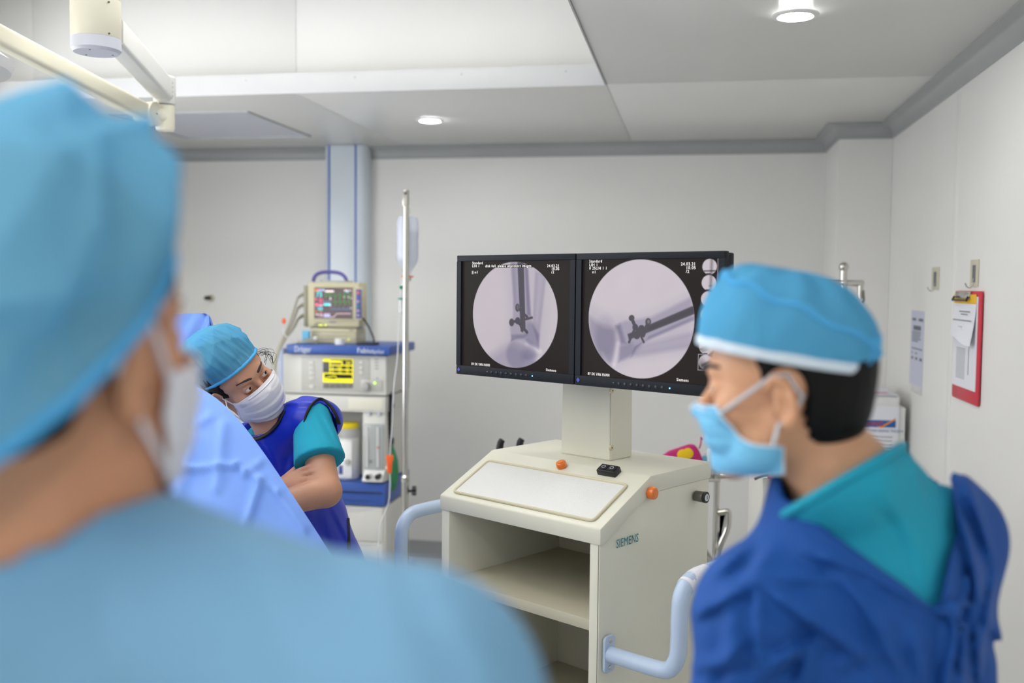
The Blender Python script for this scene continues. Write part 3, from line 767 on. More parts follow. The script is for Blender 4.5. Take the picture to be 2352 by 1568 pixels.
FAC = frame((0, 0, 0), (1, 0, 0), (0, 0, 1), (0, -1, 0))     # text plane: x right, y up, z to the viewer
def screen(i, P_, label):
    x0 = i * MW + (.002 if i else 0); x1 = (i + 1) * MW - (0 if i else .002)
    t = thing('display_monitor', label, 'monitor', MON @ V(((x0 + x1) / 2, .03, 0)), 'twin monitors on the cart')
    e, eb = .0165, .026
    f = MB(MON)
    f.bx((x0, 0, MH - e), (x1, .02, MH), .002); f.bx((x0, 0, 0), (x1, .02, eb), .002)
    f.bx((x0, 0, eb), (x0 + e, .02, MH - e)); f.bx((x1 - e, 0, eb), (x1, .02, MH - e))
    f.build('bezel', 'bezel', t)
    MB(MON).bx((x0 + .003, .0195, .003), (x1 - .003, .050, MH - .003), .004).build('housing', 'bezel', t)
    sx0_, sx1_, sz0, sz1 = x0 + e, x1 - e, eb, MH - e
    MB(MON).bx((sx0_ - .001, .008, sz0 - .001), (sx1_ + .001, .019, sz1 + .001)).build('backing', 'screen_off', t)
    s_ = P_.mesh('screen', MON, sx0_, sz0, sx1_ - sx0_, sz1 - sz0, .0072, t)
    W_, H_ = sx1_ - sx0_, sz1 - sz0
    def T(px, py):
        q = P_.f((px, py)); return MON @ Matrix.Translation((sx0_ + q[0] * W_, .0068, sz1 - q[1] * H_)) @ FAC
    c = .0105
    if i == 0:
        L_ = [('Standard', 203, 212), ('LIH 1', 203, 246), ('disk full, please unprotect images', 343, 246), ('n1', 228, 316), ('24.03.21', 1010, 242), ('10.05', 1057, 275), ('/2', 1056, 312), ('BV DK VAN HANH', 188, 1350), ('Siemens', 990, 1416)]
        ws = [112, 70, 495, 28, 125, 78, 30, 196, 110]
    else:
        L_ = [('Standard', 160, 179), ('LIH 1', 160, 216), ('0 25LIH 1 1', 160, 250), ('n1', 190, 288), ('24.03.21', 1083, 208), ('10.05', 1136, 246), ('/2', 1135, 284), ('BV DK VAN HANH', 138, 1334), ('Siemens', 1054, 1412)]
        ws = [126, 76, 170, 28, 142, 90, 34, 220, 124]
    for (b_, x, y), wpx in zip(L_, ws):
        o = text(b_, c, Matrix.Identity(4), 'screen_text', None, space=1.15)
        me = o.data; w0 = max(v.co.x for v in me.vertices) + o.location.x
        xs = [v.co.x for v in me.vertices]; w0 = max(xs) - min(xs)
        q0, q1 = P_.f((x, y)), P_.f((x + wpx, y)); want = (q1[0] - q0[0]) * W_
        bpy.data.objects.remove(o)
        text(b_, c, T(x, y), 'screen_text', s_, space=1.15, sx=want / w0, ext=.0001)
    q = [x0 + .011, eb * .52]
    d_ = MB(MON @ Matrix.Translation((q[0], -.0004, q[1])) @ FAC)
    d_.prism([(0, .0065), (.0055, 0), (0, -.0065), (-.0055, 0)], 2, 0, .0006).build('maker_mark', 'logo_blue', t)
    for k in range(8):
        xx = x0 + (x1 - x0) * (.325 + .0425 * k * 1.0)
        MB(MON).cyl((xx, .0006, eb * .5), (xx, -.0012, eb * .5), .0042, seg=16, bev=.0006).build('button', 'bezel_button', t)
    MB(MON).cyl((x0 + (x1 - x0) * .285, .0005, eb * .55), (x0 + (x1 - x0) * .285, -.0006, eb * .55), .001, seg=8).build('sensor', 'hook_beige', t)
    xx = x0 + (x1 - x0) * .672
    MB(MON).cyl((xx, .0005, eb * .5), (xx, -.0006, eb * .5), .0018, seg=12).build('power_led', 'led_blue', t)
screen(0, A, 'left black monitor showing an upright ankle X-ray with a rod and screws')
screen(1, B, 'right black monitor showing a slanting leg X-ray and a column of thumbnails')

# ================================================================== ANAESTHESIA MACHINE
TM = at(770, 850, 4.95).dot(RB)                        # front plane of the machine
MF = frame(RB * TM, RA, RB)                            # x along the wall, y back, z up
def mp(px, py, dy=0.0):
    p = atp(px, py, RB * (TM + dy), RB); return V((p.dot(RA), dy, p.z))
def rect(x0, y0, x1, y1, dy=0.0):
    a, b = mp(x0, y0, dy), mp(x1, y1, dy)
    c, d = mp(x0, y1, dy), mp(x1, y0, dy)
    return ((a.x + c.x) / 2, (b.x + d.x) / 2, (c.z + b.z) / 2, (a.z + d.z) / 2)      # xl, xr, zlo, zhi
def slab(x0, y0, x1, y1, f, b, bev=.002, m=None):
    xl, xr, zl, zh = rect(x0, y0, x1, y1, f)
    return (m or MB(MF)).bx((xl, f, zl), (xr, b, zh), bev)
base = mp(770, 1000); mroot = thing('anesthesia_machine', 'grey and blue anaesthesia machine with yellow screen beside the IV stand', 'medical machine', MF @ V((base.x, .25, 0)))
DEP = .42
top = slab(657, 793, 895, 814, -.03, DEP, .006).build('top_shelf', 'drager_blue', mroot)
xl, xr, zl, zh = rect(657, 793, 895, 814, -.03)
TXT = MF @ frame((0, -.0305, 0), (1, 0, 0), (0, 0, 1), (0, -1, 0))
a, b = mp(676, 808, -.03), mp(711, 808, -.03)
text('Dräger', .044, TXT @ Matrix.Translation((a.x, a.z, 0)), 'white_print', top, sx=.70)
a = mp(820, 810, -.03); text('Fabius', .037, TXT @ Matrix.Translation((a.x, a.z, 0)), 'white_print', top, sx=.95, space=1.02)
a = mp(860, 811, -.03); text('plus', .029, TXT @ Matrix.Translation((a.x, a.z, 0)), 'white_print', top, shear=.3)
slab(650, 815, 886, 1290, .0, DEP, .004)
up = MB(MF); slab(650, 815, 887, 905, 0, DEP, .004, up); up.build('upper_housing', 'machine_grey', mroot)
slab(640, 800, 652, 1290, .10, DEP - .02, .006).build('side_rail', 'rail_lilac', mroot)
pan = slab(692, 820, 849, 899, -.004, .01, .002).build('control_panel', 'machine_panel', mroot)
scr = slab(741.7, 823.5, 810.6, 878.5, -.007, .0, .001).build('display', 'lcd_dark', pan, label='yellow and black ventilator display')
def lcd(x0, y0, x1, y1, m='yellow_lcd'):
    # detail-crop numbers -> picture
    k = 6.819; slab(620 + x0 / k, 770 + y0 / k, 620 + x1 / k, 770 + y1 / k, -.0082, -.0065, 0).build('display_segment', m, scr)
for r_ in ((830, 368, 940, 410), (940, 368, 1300, 378), (945, 396, 1110, 424), (1120, 396, 1134, 460), (940, 462, 1300, 476), (940, 532, 1300, 546), (830, 590, 1300, 606), (830, 606, 852, 690), (1290, 380, 1302, 690), (932, 410, 944, 590), (830, 686, 1300, 738)): lcd(*r_)
LC = MF @ frame((0, -.0083, 0), (1, 0, 0), (0, 0, 1), (0, -1, 0))
for s_, x, y, sz in (('34', 1185, 455, .024), ('4', 965, 526, .019), ('140', 1040, 526, .019), ('23', 1185, 526, .019), ('3', 965, 588, .019), ('12', 1065, 588, .019), ('15', 1180, 588, .019)):
    a = mp(620 + x / 6.819, 770 + y / 6.819, -.0083); text(s_, sz, LC @ Matrix.Translation((a.x, a.z, 0)), 'yellow_lcd', scr, ext=.0004)
w_ = [mp(620 + x / 6.819, 770 + y / 6.819, -.0085) for x, y in ((858, 680), (910, 655), (1010, 635), (1030, 640), (1045, 682), (1280, 684))]
MB(MF).tube(w_, .0022, 6).build('display_curve', 'yellow_lcd', scr)
for i in range(5):
    slab(742 + i * 13.8, 880, 742 + i * 13.8 + 13, 891.5, -.006, 0, .001).build('soft_key', 'machine_dark', pan)
for y in (833, 845, 856.5, 868, 888): slab(709.5, y - 4, 721, y + 3.5, -.008, 0, .001).build('button', 'machine_grey', pan)
for y in (832, 844, 855): slab(825.5, y - 3.5, 833, y + 3.5, -.008, 0, .001).build('button', 'machine_grey', pan)
kp = slab(828, 872, 878, 898, -.006, 0, .004).build('knob_plate', 'machine_panel', mroot)
a = mp(842, 887); MB(MF).cyl((a.x, 0, a.z), (a.x, -.034, a.z), .023, .021, 28, .004).build('knob', 'grey_plastic', kp)
a = mp(862, 879); MB(MF).cyl((a.x, 0, a.z), (a.x, -.009, a.z), .005, seg=14).build('led', 'led_green', mroot)
a = mp(867, 868); MB(MF).cyl((a.x, 0, a.z), (a.x, -.004, a.z), .003, seg=12).build('indicator', 'stripe_blue', mroot)
for k_ in range(4): slab(861, 824 + k_ * 7, 869, 826 + k_ * 7, -.001, .001, 0).build('print_mark', 'grey_print', mroot)
# middle and lower body
mb = MB(MF)
slab(650, 908, 885, 944, .004, DEP, .003, mb)
slab(650, 944, 700, 1106, .004, DEP, .003, mb)
slab(700, 944, 833, 1106, .22, DEP, .003, mb)
slab(833, 944, 885, 1106, .02, DEP, .003, mb)
mb.build('middle_housing', 'machine_grey', mroot)
slab(800, 914, 878, 940, .0015, .005, .001).build('label_plate', 'cream', mroot)
for px in (848, 871):
    a = mp(px, 950, .02); g = MB(MF).cyl((a.x, .022, a.z), (a.x, .01, a.z), .011, seg=20, bev=.002).build('gauge', 'grey_plastic', mroot)
    MB(MF).cyl((a.x, .01, a.z), (a.x, .009, a.z), .008, seg=20).build('gauge_face', 'paper_blue', g)
rot = slab(836, 974, 881, 1078, .010, .022, .002).build('flowmeter', 'glass_tube', mroot, label='clear flowmeter block with scales')
for px in (843, 868):
    a0, a1 = mp(px, 980, .008), mp(px, 1072, .008)
    MB(MF).cyl((a0.x, .008, a0.z), (a1.x, .008, a1.z), .006, seg=10).build('tube', 'clear_white', rot)
    for k_ in range(12):
        y = 985 + k_ * 7; slab(px - 5, y, px - 1.5, y + 1.5, .0085, .0095, 0).build('scale_mark', 'grey_print', rot)
a = mp(868, 1028, .0); MB(MF).ball((a.x, .003, a.z), .006, 10).build('float', 'red_plastic', rot)
a = mp(850, 1060, .0); MB(MF).ball((a.x, .003, a.z), .006, 10).build('float', 'grey_print', rot)
xl, xr, zl, zh = rect(836, 1078, 882, 1104, .0)
MB(MF).prism([(.02, zh), (-.03, zl + .012), (-.03, zl), (.02, zl)], 0, xl, xr, .002).build('valve_base', 'white_plastic', mroot)
for px, m_ in ((850, 'white_plastic'), (872, 'black_plastic')):
    a = mp(px, 1092, -.01); kb = MB(MF).cyl((a.x, -.01, a.z), (a.x, -.05, a.z), .0125, .0115, 18, .002).build('valve_knob', m_, mroot)
    MB(MF).cyl((a.x, -.046, a.z), (a.x, -.052, a.z), .0135, seg=18, bev=.001).build('knob_ring', 'black_plastic', kb)
# vaporizer in the bay
va = mp(801, 1050, .10); vz0 = mp(801, 1097, .10).z; vz1 = mp(801, 969, .10).z; H_ = vz1 - vz0
VM = MF @ Matrix.Translation((va.x, .10, vz0))
vap = thing('vaporizer', 'grey vaporizer with yellow dial in the bay of the anaesthesia machine', 'vaporizer', VM @ V((0, 0, 0)))
vb = MB(VM).lathe([(.050, .0), (.054, .006), (.054, H_ * .72), (.058, H_ * .74), (.058, H_ * .80)], 36).build('canister', 'white_plastic', vap)
MB(VM).bx((-.038, -.066, .01), (.040, -.04, H_ * .70), .006).build('front_block', 'white_plastic', vb)
MB(VM).lathe([(.060, H_ * .74), (.061, H_ * .78), (.057, H_ * .90), (.050, H_ * .905)], 36).build('dial_ring', 'grey_plastic', vap)
MB(VM).lathe([(.050, H_ * .89), (.052, H_ * .90), (.052, H_ * .985), (.046, H_), (0, H_)], 36).build('dial', 'yellow_plastic', vap)
MB(VM).cyl((.02, -.066, H_ * .33), (.02, -.082, H_ * .33), .014, seg=20, bev=.002).build('filler_knob', 'grey_plastic', vap)
MB(VM).bx((-.03, -.0675, .03), (-.008, -.066, .075), .0005).build('window', 'logo_blue_text', vap)
# blue drawer, lower drawers
dr = slab(650, 1107, 884, 1157, -.012, DEP, .004).build('drawer', 'drager_blue', mroot)
slab(690, 1126, 878, 1130, -.0135, -.010, .0005).build('drawer_gap', 'navy', dr)
xl, xr, zl, zh = rect(700, 1131, 880, 1150, -.012)
arc = [(xl + (xr - xl) * i / 16, -.012 - .02 * math.sin(math.pi * i / 16), zh) for i in range(17)]
arc2 = [(x, y + .006, zl + .01) for x, y, z in arc]
MB(MF).grid([arc, arc2]).build('drawer_grip', 'drager_blue', dr)
slab(650, 1158, 886, 1330, .006, DEP, .003).build('lower_housing', 'machine_grey', mroot)
for y0_, y1_ in ((1160, 1238), (1241, 1318)):
    d_ = slab(660, y0_, 879, y1_, -.004, .02, .003).build('drawer', 'machine_grey', mroot)
    xl, xr, zl, zh = rect(670, y0_ + 2, 878, y0_ + 14, -.004)
    arc = [(xl + (xr - xl) * i / 16, -.005 - .022 * math.sin(math.pi * (i / 16) ** .8), zh) for i in range(17)]
    arc2 = [(x, -.005, zh - .004 - .028 * math.sin(math.pi * (i / 16) ** .8)) for i, (x, y, z) in enumerate(arc)]
    MB(MF).grid([arc, arc2]).build('drawer_grip', 'white_plastic', d_)
xl, xr, zl, zh = rect(640, 1300, 892, 1370, .0)
MB(MF).bx((xl - .02, -.03, .10), (xr + .02, DEP + .02, zl + .10), .01).build('trolley_base', 'rail_lilac', mroot)
for x in (xl + .04, xr - .04):
    for y in (.02, DEP - .04):
        c = MB(MF).cyl((x, y, .06), (x, y, .105), .014, seg=12).build('caster', 'dark_steel', mroot)
        MB(MF).cyl((x - .013, y, .047), (x + .013, y, .047), .046, seg=20, bev=.006).build('wheel', 'black_rubber', c)
# hose and green breathing bag on its right flank
q = lambda px, py, dy: MF @ mp(px, py, dy)
MB().tube([q(886, 895, .1), q(893, 905, .08), q(896, 925, .08), q(894, 960, .08), q(892, 1000, .09), q(890, 1040, .1)], .018, 12, rr=lambda f: .019 + .0025 * math.sin(f * 150), smooth=3).build('breathing_hose', 'black_rubber', mroot, label='black corrugated hose')
t = bpy.data.objects['breathing_hose']
MB().tube([q(885, 930, .08), q(903, 932, .07)], .014, 12).build('hose_clip', 'black_plastic', t)
MB().tube([q(890, 985, .1), q(889, 1100, .11), q(888, 1120, .11)], .014, 10).build('lower_tube', 'cable_black', t)
bg = q(898, 1075, .12)
MB(Matrix.Translation(bg)).lathe([(.008, -.125), (.02, -.11), (.034, -.07), (.04, -.02), (.036, .04), (.022, .085), (.012, .11), (.012, .13)], 24).build('breathing_bag', 'bag_green', mroot, ang=180, label='green rubber breathing bag')
t = bpy.data.objects['breathing_bag']
MB(Matrix.Translation(bg)).lathe([(.013, .125), (.015, .13), (.015, .155), (.01, .157)], 20).build('neck', 'black_plastic', t)

# ------------------------------------------------------------------ patient monitor on top
DM = .12
ztop = rect(657, 793, 895, 814, -.03)[3]
def ms(x0, y0, x1, y1, f, b, bev=.002, m=None): return slab(x0, y0, x1, y1, DM + f, DM + b, bev, m)
pmo = mp(768, 780, DM); pm_ = thing('patient_monitor', 'beige patient monitor with purple carry handle on the anaesthesia machine', 'medical monitor', MF @ V((pmo.x, DM + .07, ztop)))
case = MB(MF)
xl, xr, zl, zh = rect(706, 648, 825, 751, DM)
case.bx((xl, DM, zl), (xr, DM + .13, zh), .008)
case.build('case', 'beige', pm_)
ms(735, 644, 795, 652, .005, .12, .004).build('top_cap', 'grey_plastic', pm_)
fr_ = MB(MF)
for r_ in ((719, 657, 813, 660.5), (719, 731.5, 813, 735), (719, 660.5, 722, 731.5), (810, 660.5, 813, 731.5)): ms(*r_, -.006, .004, .001, fr_)
fr_.build('screen_frame', 'beige', pm_)
sc_ = ms(722, 660.5, 810, 731.5, -.002, .004, 0).build('screen', 'lcd_dark', pm_, label='dark screen with coloured vital signs')
K = 7.1267
mat('sig_cyan', (90, 225, 235), .4, emit=0.36); mat('sig_red', (235, 90, 130), .4, emit=0.32); mat('sig_pink', (230, 205, 215), .4, emit=0.34); mat('sig_green', (60, 140, 60), .4, emit=0.27)
mat('sig_blue', (90, 135, 165), .4, emit=0.27); mat('sig_orange', (235, 120, 60), .4, emit=0.32); mat('sig_back', (92, 76, 80), .4, emit=0.16); mat('sig_lilac', (170, 165, 200), .4, emit=0.27)
def sg(x0, y0, x1, y1, m_, d=0): ms(620 + x0 / K, 600 + y0 / K, 620 + x1 / K, 600 + y1 / K, -.0030 - d, -.0015, 0).build('screen_segment', m_, sc_)
sg(736, 440, 1350, 925, 'sig_back', -.0008)
for r_ in ((740, 452, 782, 486, 'sig_orange'), (790, 452, 838, 486, 'sig_lilac'), (845, 452, 895, 486, 'sig_lilac'), (905, 475, 1045, 503, 'sig_pink'), (1215, 465, 1240, 490, 'sig_pink'), (1250, 465, 1275, 490, 'sig_pink'), (1298, 465, 1318, 490, 'sig_pink'), (1252, 490, 1280, 508, 'sig_cyan'),
           (880, 655, 985, 668, 'sig_blue'), (880, 690, 985, 722, 'sig_cyan'), (880, 855, 985, 915, 'sig_lilac'), (740, 600, 765, 635, 'sig_red'), (740, 690, 795, 730, 'sig_red'), (805, 715, 860, 728, 'sig_pink'), (740, 860, 785, 872, 'sig_pink'), (740, 808, 768, 826, 'sig_orange'),
           (740, 752, 770, 766, 'sig_blue'), (1205, 578, 1235, 592, 'sig_pink'), (1275, 578, 1305, 592, 'sig_pink'), (980, 585, 1000, 625, 'sig_pink'), (1325, 590, 1336, 618, 'sig_pink'), (980, 690, 996, 735, 'sig_pink'), (1320, 755, 1336, 778, 'sig_pink'), (905, 512, 1020, 522, 'sig_green')): sg(*r_)
ST = MF @ frame((0, DM - .0032, 0), (1, 0, 0), (0, 0, 1), (0, -1, 0))
def stx(s_, x, y, sz, m_, sx=1.0):
    a = mp(620 + x / K, 600 + y / K, DM - .0032); text(s_, sz, ST @ Matrix.Translation((a.x, a.z, 0)), m_, sc_, ext=.0004, sx=sx)
stx('73', 752, 580, .036, 'sig_cyan', .95); stx('99', 783, 808, .026, 'sig_cyan'); stx('81', 805, 660, .026, 'sig_red', .95); stx('52', 805, 708, .022, 'sig_red', .95); stx('7.78', 778, 905, .021, 'sig_pink', .75); stx('100', 800, 838, .012, 'sig_orange')
def trace(f, x0, x1, n, m_, r_=.0013):
    pts = []
    for i in range(n + 1):
        x = x0 + (x1 - x0) * i / n; a = mp(620 + x / K, 600 + f(x) / K, DM - .0035); pts.append(a)
    MB(MF).tube(pts, r_, 5).build('trace', m_, sc_)
sp = lambda x, A_, B_: (-A_ if (x - 1060) % 78 < 8 else (B_ if (x - 1060) % 78 < 16 else 0))
trace(lambda x: 555 + sp(x, 48, 48), 890, 1330, 110, 'sig_green')
trace(lambda x: 660 + sp(x, 58, 58), 995, 1330, 84, 'sig_green')
trace(lambda x: 785 + 22 * math.sin((x - 990) * .081 * 2) * .5 - 30 * max(0, math.cos((x - 1050) * .0805)) ** 6, 990, 1330, 80, 'sig_blue')
trace(lambda x: 855 if x > 1095 else (912 if x < 1045 else 912 - 57 * (x - 1045) / 50), 985, 1330, 40, 'sig_pink')
ms(813, 661, 831.5, 735, -.004, .06, .003).build('key_panel', 'beige', pm_)
kp2 = ms(817, 664, 830, 731, -.006, .0, .001).build('key_strip', 'purple', pm_)
for y, m_ in ((672, 'orange_lens'), (692, 'grey_plastic'), (703, 'clip_green'), (713.5, 'grey_plastic'), (724, 'grey_plastic')):
    a = mp(823.8, y, DM); MB(MF).ball((a.x, DM - .006, a.z), .009, 14, (1, .4, .75)).build('key', m_, kp2)
a = mp(757, 740.5, DM); text('SIEMENS', .010, ST @ Matrix.Translation((a.x, a.z, 0)) @ Matrix.Translation((0, 0, -.002)), 'logo_blue_text', pm_, ext=.0004)
pts = [mp(719 + 36 * i / 12, 749 - 9 * math.sin(math.pi * (i / 12) ** .6) if i < 12 else 749, DM - .0015) for i in range(13)]
ip = MB(MF).faces([tuple(p) for p in pts] , [tuple(range(13))]).build('indicator_plate', 'beige_dark', pm_)
for px in (734.7, 739.5, 748): 
    a = mp(px, 746.5, DM); MB(MF).cyl((a.x, DM, a.z), (a.x, DM - .004, a.z), .003, seg=10).build('indicator', 'led_yellow', ip)
hp = [mp(719, 646, DM + .06), mp(723, 633, DM + .06), mp(735, 625.5, DM + .06), mp(757, 624, DM + .06), mp(779, 626, DM + .06), mp(792, 634, DM + .06), mp(797, 648, DM + .06)]
MB(MF).tube(hp, .0095, 12, smooth=2).build('carry_handle', 'purple', pm_, ang=180)
ms(713, 750, 820, 757, .02, .12, .004).build('neck_plate', 'beige_dark', pm_)
xl, xr, zl, zh = rect(715, 754, 818, 789, DM)
bs = MB(MF).bx((xl, DM - .0, ztop + .001), (xr, DM + .16, zh), .004).build('base_unit', 'beige', pm_)
ms(717, 761.5, 817, 763, -.001, .001, 0).build('seam', 'beige_dark', bs); ms(737, 770, 800, 771, -.001, .001, 0).build('seam', 'beige_dark', bs); ms(737, 777, 795, 778, -.001, .001, 0).build('seam', 'beige_dark', bs)
a = mp(801, 779, DM); MB(MF).cyl((a.x, DM + .001, a.z), (a.x, DM - .002, a.z), .0025, seg=10).build('led', 'led_yellow', bs)
ms(802, 757, 812, 759, -.001, .001, 0).build('print_mark', 'grey_print', bs)
# module rack and plugs on the left, cables
ms(697, 655, 706, 750, .03, .12, .004).build('module_rack', 'beige_dark', pm_)
ends = []
for y in (676, 700, 725):
    p0_, p1_, p2_ = mp(706, y - 2, DM + .05), mp(694, y, DM + .05), mp(684, y + 8, DM + .05)
    pl = MB(MF).tube([p0_, p1_, p2_], .013, 10, rr=lambda f: .019 - .012 * f, smooth=1, flat=.7).build('plug', 'beige_dark', pm_)
    ends.append(mp(684, y + 8, DM + .05))
for i, e_ in enumerate(ends):
    m1, m2, m3 = mp(668 + i * 3, 735 + i * 10, DM - .02), mp(652 + i * 2, 772 + i * 2, DM - .08), mp(634 + i * 2, 808, DM - .17)
    m4 = mp(627 + i * 2, 845, DM - .18); m5 = mp(622 + i, 900, DM - .18); m6 = mp(622 + i, 1150, DM - .18)
    MB(MF).tube([e_, m1, m2, m3, m4, m5, m6], .0055 + .001 * (i == 2), 10, smooth=3).build('sensor_cable', 'cable_grey', pm_, ang=180)
a = mp(652, 737, DM - .03)
MB(MF).ball((a.x, DM - .03, a.z), .014, 16, (.8, .4, 1.1)).build('cable_tag', 'clamp_orange', pm_)
# small things on the shelf
z = ztop + .001
a = mp(780, 786, .03); M = MF @ Matrix.Translation((a.x, .03, z))
MB(M).lathe([(.012, 0), (.024, 0), (.024, .029), (.012, .029), (.012, 0)], 28).build('tape_roll', 'white_plastic', label='white tape roll in front of the beige patient monitor', cat='tape roll')
a = mp(706, 780, .10); MB(MF).bx((a.x - .019, .075, z), (a.x + .017, .10, z + .063), .002).build('paper_pack', 'mask_blue', label='small light blue packet left of the beige monitor base', cat='packet')
a = mp(846, 787, .06); t = thing('power_adapter', 'flat black adapter with a cable at the right end of the blue shelf', 'adapter', MF @ V((a.x, .06, z)))
MB(MF).bx((a.x - .055, .03, z), (a.x + .05, .09, z + .012), .003).build('body', 'black_plastic', t)
MB(MF).tube([(a.x + .03, .06, z + .012), mp(858, 775, .06), mp(847, 750, .08), mp(838, 735, .1), mp(829, 728, DM + .03)], .0045, 8, smooth=2).build('cable', 'cable_black', t)
a = mp(705, 788, .02); t = thing('lead_coil', 'thin white lead coiled on the left end of the blue shelf', 'cable', MF @ V((a.x, .02, z)))
MB(MF).tube([(a.x + (.05 + .003 * math.sin(i)) * math.cos(i * .42), .02 + .03 * math.sin(i * .42), z + .003 + .0006 * i) for i in range(36)], .003, 6).build('coil', 'cable_grey', t)
MB(MF).tube([(a.x - .05, .02, z + .006), mp(668, 782, .0), mp(652, 768, -.02), mp(650, 755, DM - .07)], .0025, 6, smooth=2).build('lead', 'white_plastic', t)
MB(MF).box((a.x + .04, .03, z + .03), (.02, .012, .016), .003).build('connector', 'white_plastic', t)

# ================================================================== IV STAND AND BOTTLE
YP = 4.2
ptop, pmid = at(933, 436, YP), at(930, 1100, YP); px_, py_ = (ptop.x + pmid.x) / 2, YP
iv = thing('iv_stand', 'tall chrome IV pole with black clamp knob in front of the back wall', 'IV stand', (px_, py_, 0))
pmz = pmid.z
pl_ = MB().cyl((px_, py_, pmz - .02), (ptop.x, py_, ptop.z), .0125, seg=24).build('pole', 'steel', iv)
MB().cyl((px_, py_, .06), (px_, py_, pmz), .0165, seg=24).build('lower_tube', 'steel', iv)
MB().lathe([(.0165, 0), (.019, .004), (.019, .02), (.013, .028)], 24, Matrix.Translation((px_, py_, pmz - .01))).build('collar', 'steel', iv)
kn = at(941, 1127, YP); kb = MB().cyl((px_ + .015, py_, kn.z), (px_ + .036, py_, kn.z), .006, seg=12).build('clamp_knob', 'black_plastic', iv)
kk = MB(frame((px_ + .030, py_, kn.z), (0, 1, 0), (0, 0, 1), (1, 0, 0)))
kk.prism([((.017 + .005 * math.cos(5 * a_ * math.pi / 20)) * math.cos(a_ * math.pi / 20), (.017 + .005 * math.cos(5 * a_ * math.pi / 20)) * math.sin(a_ * math.pi / 20)) for a_ in range(40)], 2, 0, .018, .002).build('knob_grip', 'black_plastic', kb)
for i in range(5):
    a_ = R(72 * i + 20); lg = MB().tube([(px_ + .02 * math.cos(a_), py_ + .02 * math.sin(a_), .10), (px_ + .16 * math.cos(a_), py_ + .16 * math.sin(a_), .085), (px_ + .27 * math.cos(a_), py_ + .27 * math.sin(a_), .07)], .012, 10).build('leg', 'steel', iv)
    c_ = V((px_ + .27 * math.cos(a_), py_ + .27 * math.sin(a_), .028)); dd = V((-math.sin(a_), math.cos(a_), 0)) * .01
    MB().cyl(c_ - dd, c_ + dd, .027, seg=18, bev=.004).build('wheel', 'black_rubber', lg)
MB().lathe([(.03, .07), (.034, .08), (.034, .11), (.02, .125)], 24, Matrix.Translation((px_, py_, 0))).build('hub', 'black_plastic', iv)
MB().ball((ptop.x - .002, py_ - .012, ptop.z - .014), .007, 14).build('hook_rivet', 'dark_steel', iv)
MB().tube([(ptop.x - .002, py_ - .014, ptop.z - .014), (ptop.x - .010, py_ - .018, ptop.z - .03), (ptop.x - .010, py_ - .018, ptop.z - .055), (ptop.x - .008, py_ - .018, ptop.z - .068)], .0035, 8, smooth=2).build('hook', 'steel', iv)
MB().tube([(ptop.x, py_ + .01, ptop.z - .02), (ptop.x + .004, py_ + .04, ptop.z - .012), (ptop.x + .004, py_ + .06, ptop.z - .03), (ptop.x + .004, py_ + .06, ptop.z - .06)], .003, 8, smooth=2).build('hook', 'steel', iv)
YB = YP + .065
bt, bb = at(936, 498, YB), at(936, 632, YB); Hb = bt.z - bb.z
BM = Matrix.Translation((at(936, 560, YB).x, YB, bb.z))
bot = thing('infusion_bottle', 'clear plastic infusion bottle with orange ring hanging on the IV pole', 'IV bottle', BM.translation)
r_ = .047
prof = [(.014, .0), (.016, .012), (.030, .035), (.044, .058), (r_, .075), (r_, Hb * .55), (r_ * .97, Hb * .60), (r_, Hb * .64), (r_, Hb - .03), (r_ * .94, Hb - .012), (r_ * .80, Hb), (0, Hb)]
bo = MB(BM).lathe(prof, 32).build('bottle', 'clear_plastic', bot, ang=60)
MB(BM).lathe([(r_ * .93, .07), (r_ * .95, .076), (r_ * .95, Hb * .76), (0, Hb * .76)], 32).build('fluid', 'clear_tube', bot)
MB(BM).tube([(0, 0, Hb - .002), (.012, 0, Hb + .02), (.004, 0, Hb + .05), (-.008, 0, Hb + .02), (0, 0, Hb - .002)], .002, 6, smooth=2).build('hanger', 'clear_tube', bot)
MB(BM).lathe([(.012, -.008), (.026, -.008), (.026, -.002), (.012, -.002)], 24).build('ring', 'clamp_orange', bot)
MB(BM).lathe([(.010, -.026), (.017, -.022), (.017, -.004), (.010, -.002)], 24).build('neck', 'white_plastic', bot)
# giving set
sx_ = at(922, 660, YB).x; S = lambda px, py: at(px, py, YB)
gs = thing('infusion_line', 'thin clear drip line with green clips and orange roller clamp', 'drip line', S(922, 700))
MB().cyl(S(925, 655), S(923, 641), .006, seg=14).build('spike', 'clear_white', gs)
MB().ball(S(922, 660), .010, 14, (1, 1, .8)).build('vent_cap', 'clip_green', gs)
MB().cyl(S(922, 664), S(922, 686), .006, .005, 12).build('inlet', 'clear_tube', gs)
MB().cyl(S(921, 684), S(921, 687), .013, seg=18).build('collar', 'clip_green', gs)
MB().cyl(S(921, 687), S(921, 716), .011, .010, 18).build('drip_chamber', 'clear_tube', gs)
MB().tube([S(921, 716), S(917, 740), S(915, 775), S(913, 830), S(905, 880), S(902, 930), S(901, 985), S(897, 1020), S(896, 1062), S(896, 1120), S(894, 1155), S(880, 1185), S(870, 1215), S(868, 1260), S(868, 1330)], .003, 8, smooth=3).build('tube', 'clear_tube', gs, ang=180)
rc = S(895, 1065); RM = frame(rc, (1, 0, 0), (0, 1, 0))
MB(RM).prism([(-.016, .038), (.016, .038), (.016, .020), (.011, .005), (.009, -.040), (-.010, -.040), (-.012, .01)], 1, -.008, .008, .002).build('roller_clamp', 'clamp_orange', gs, label='orange roller clamp')
MB(RM).cyl((-.011, -.005, -.016), (-.011, .005, -.016), .007, seg=14).build('roller', 'white_plastic', gs)

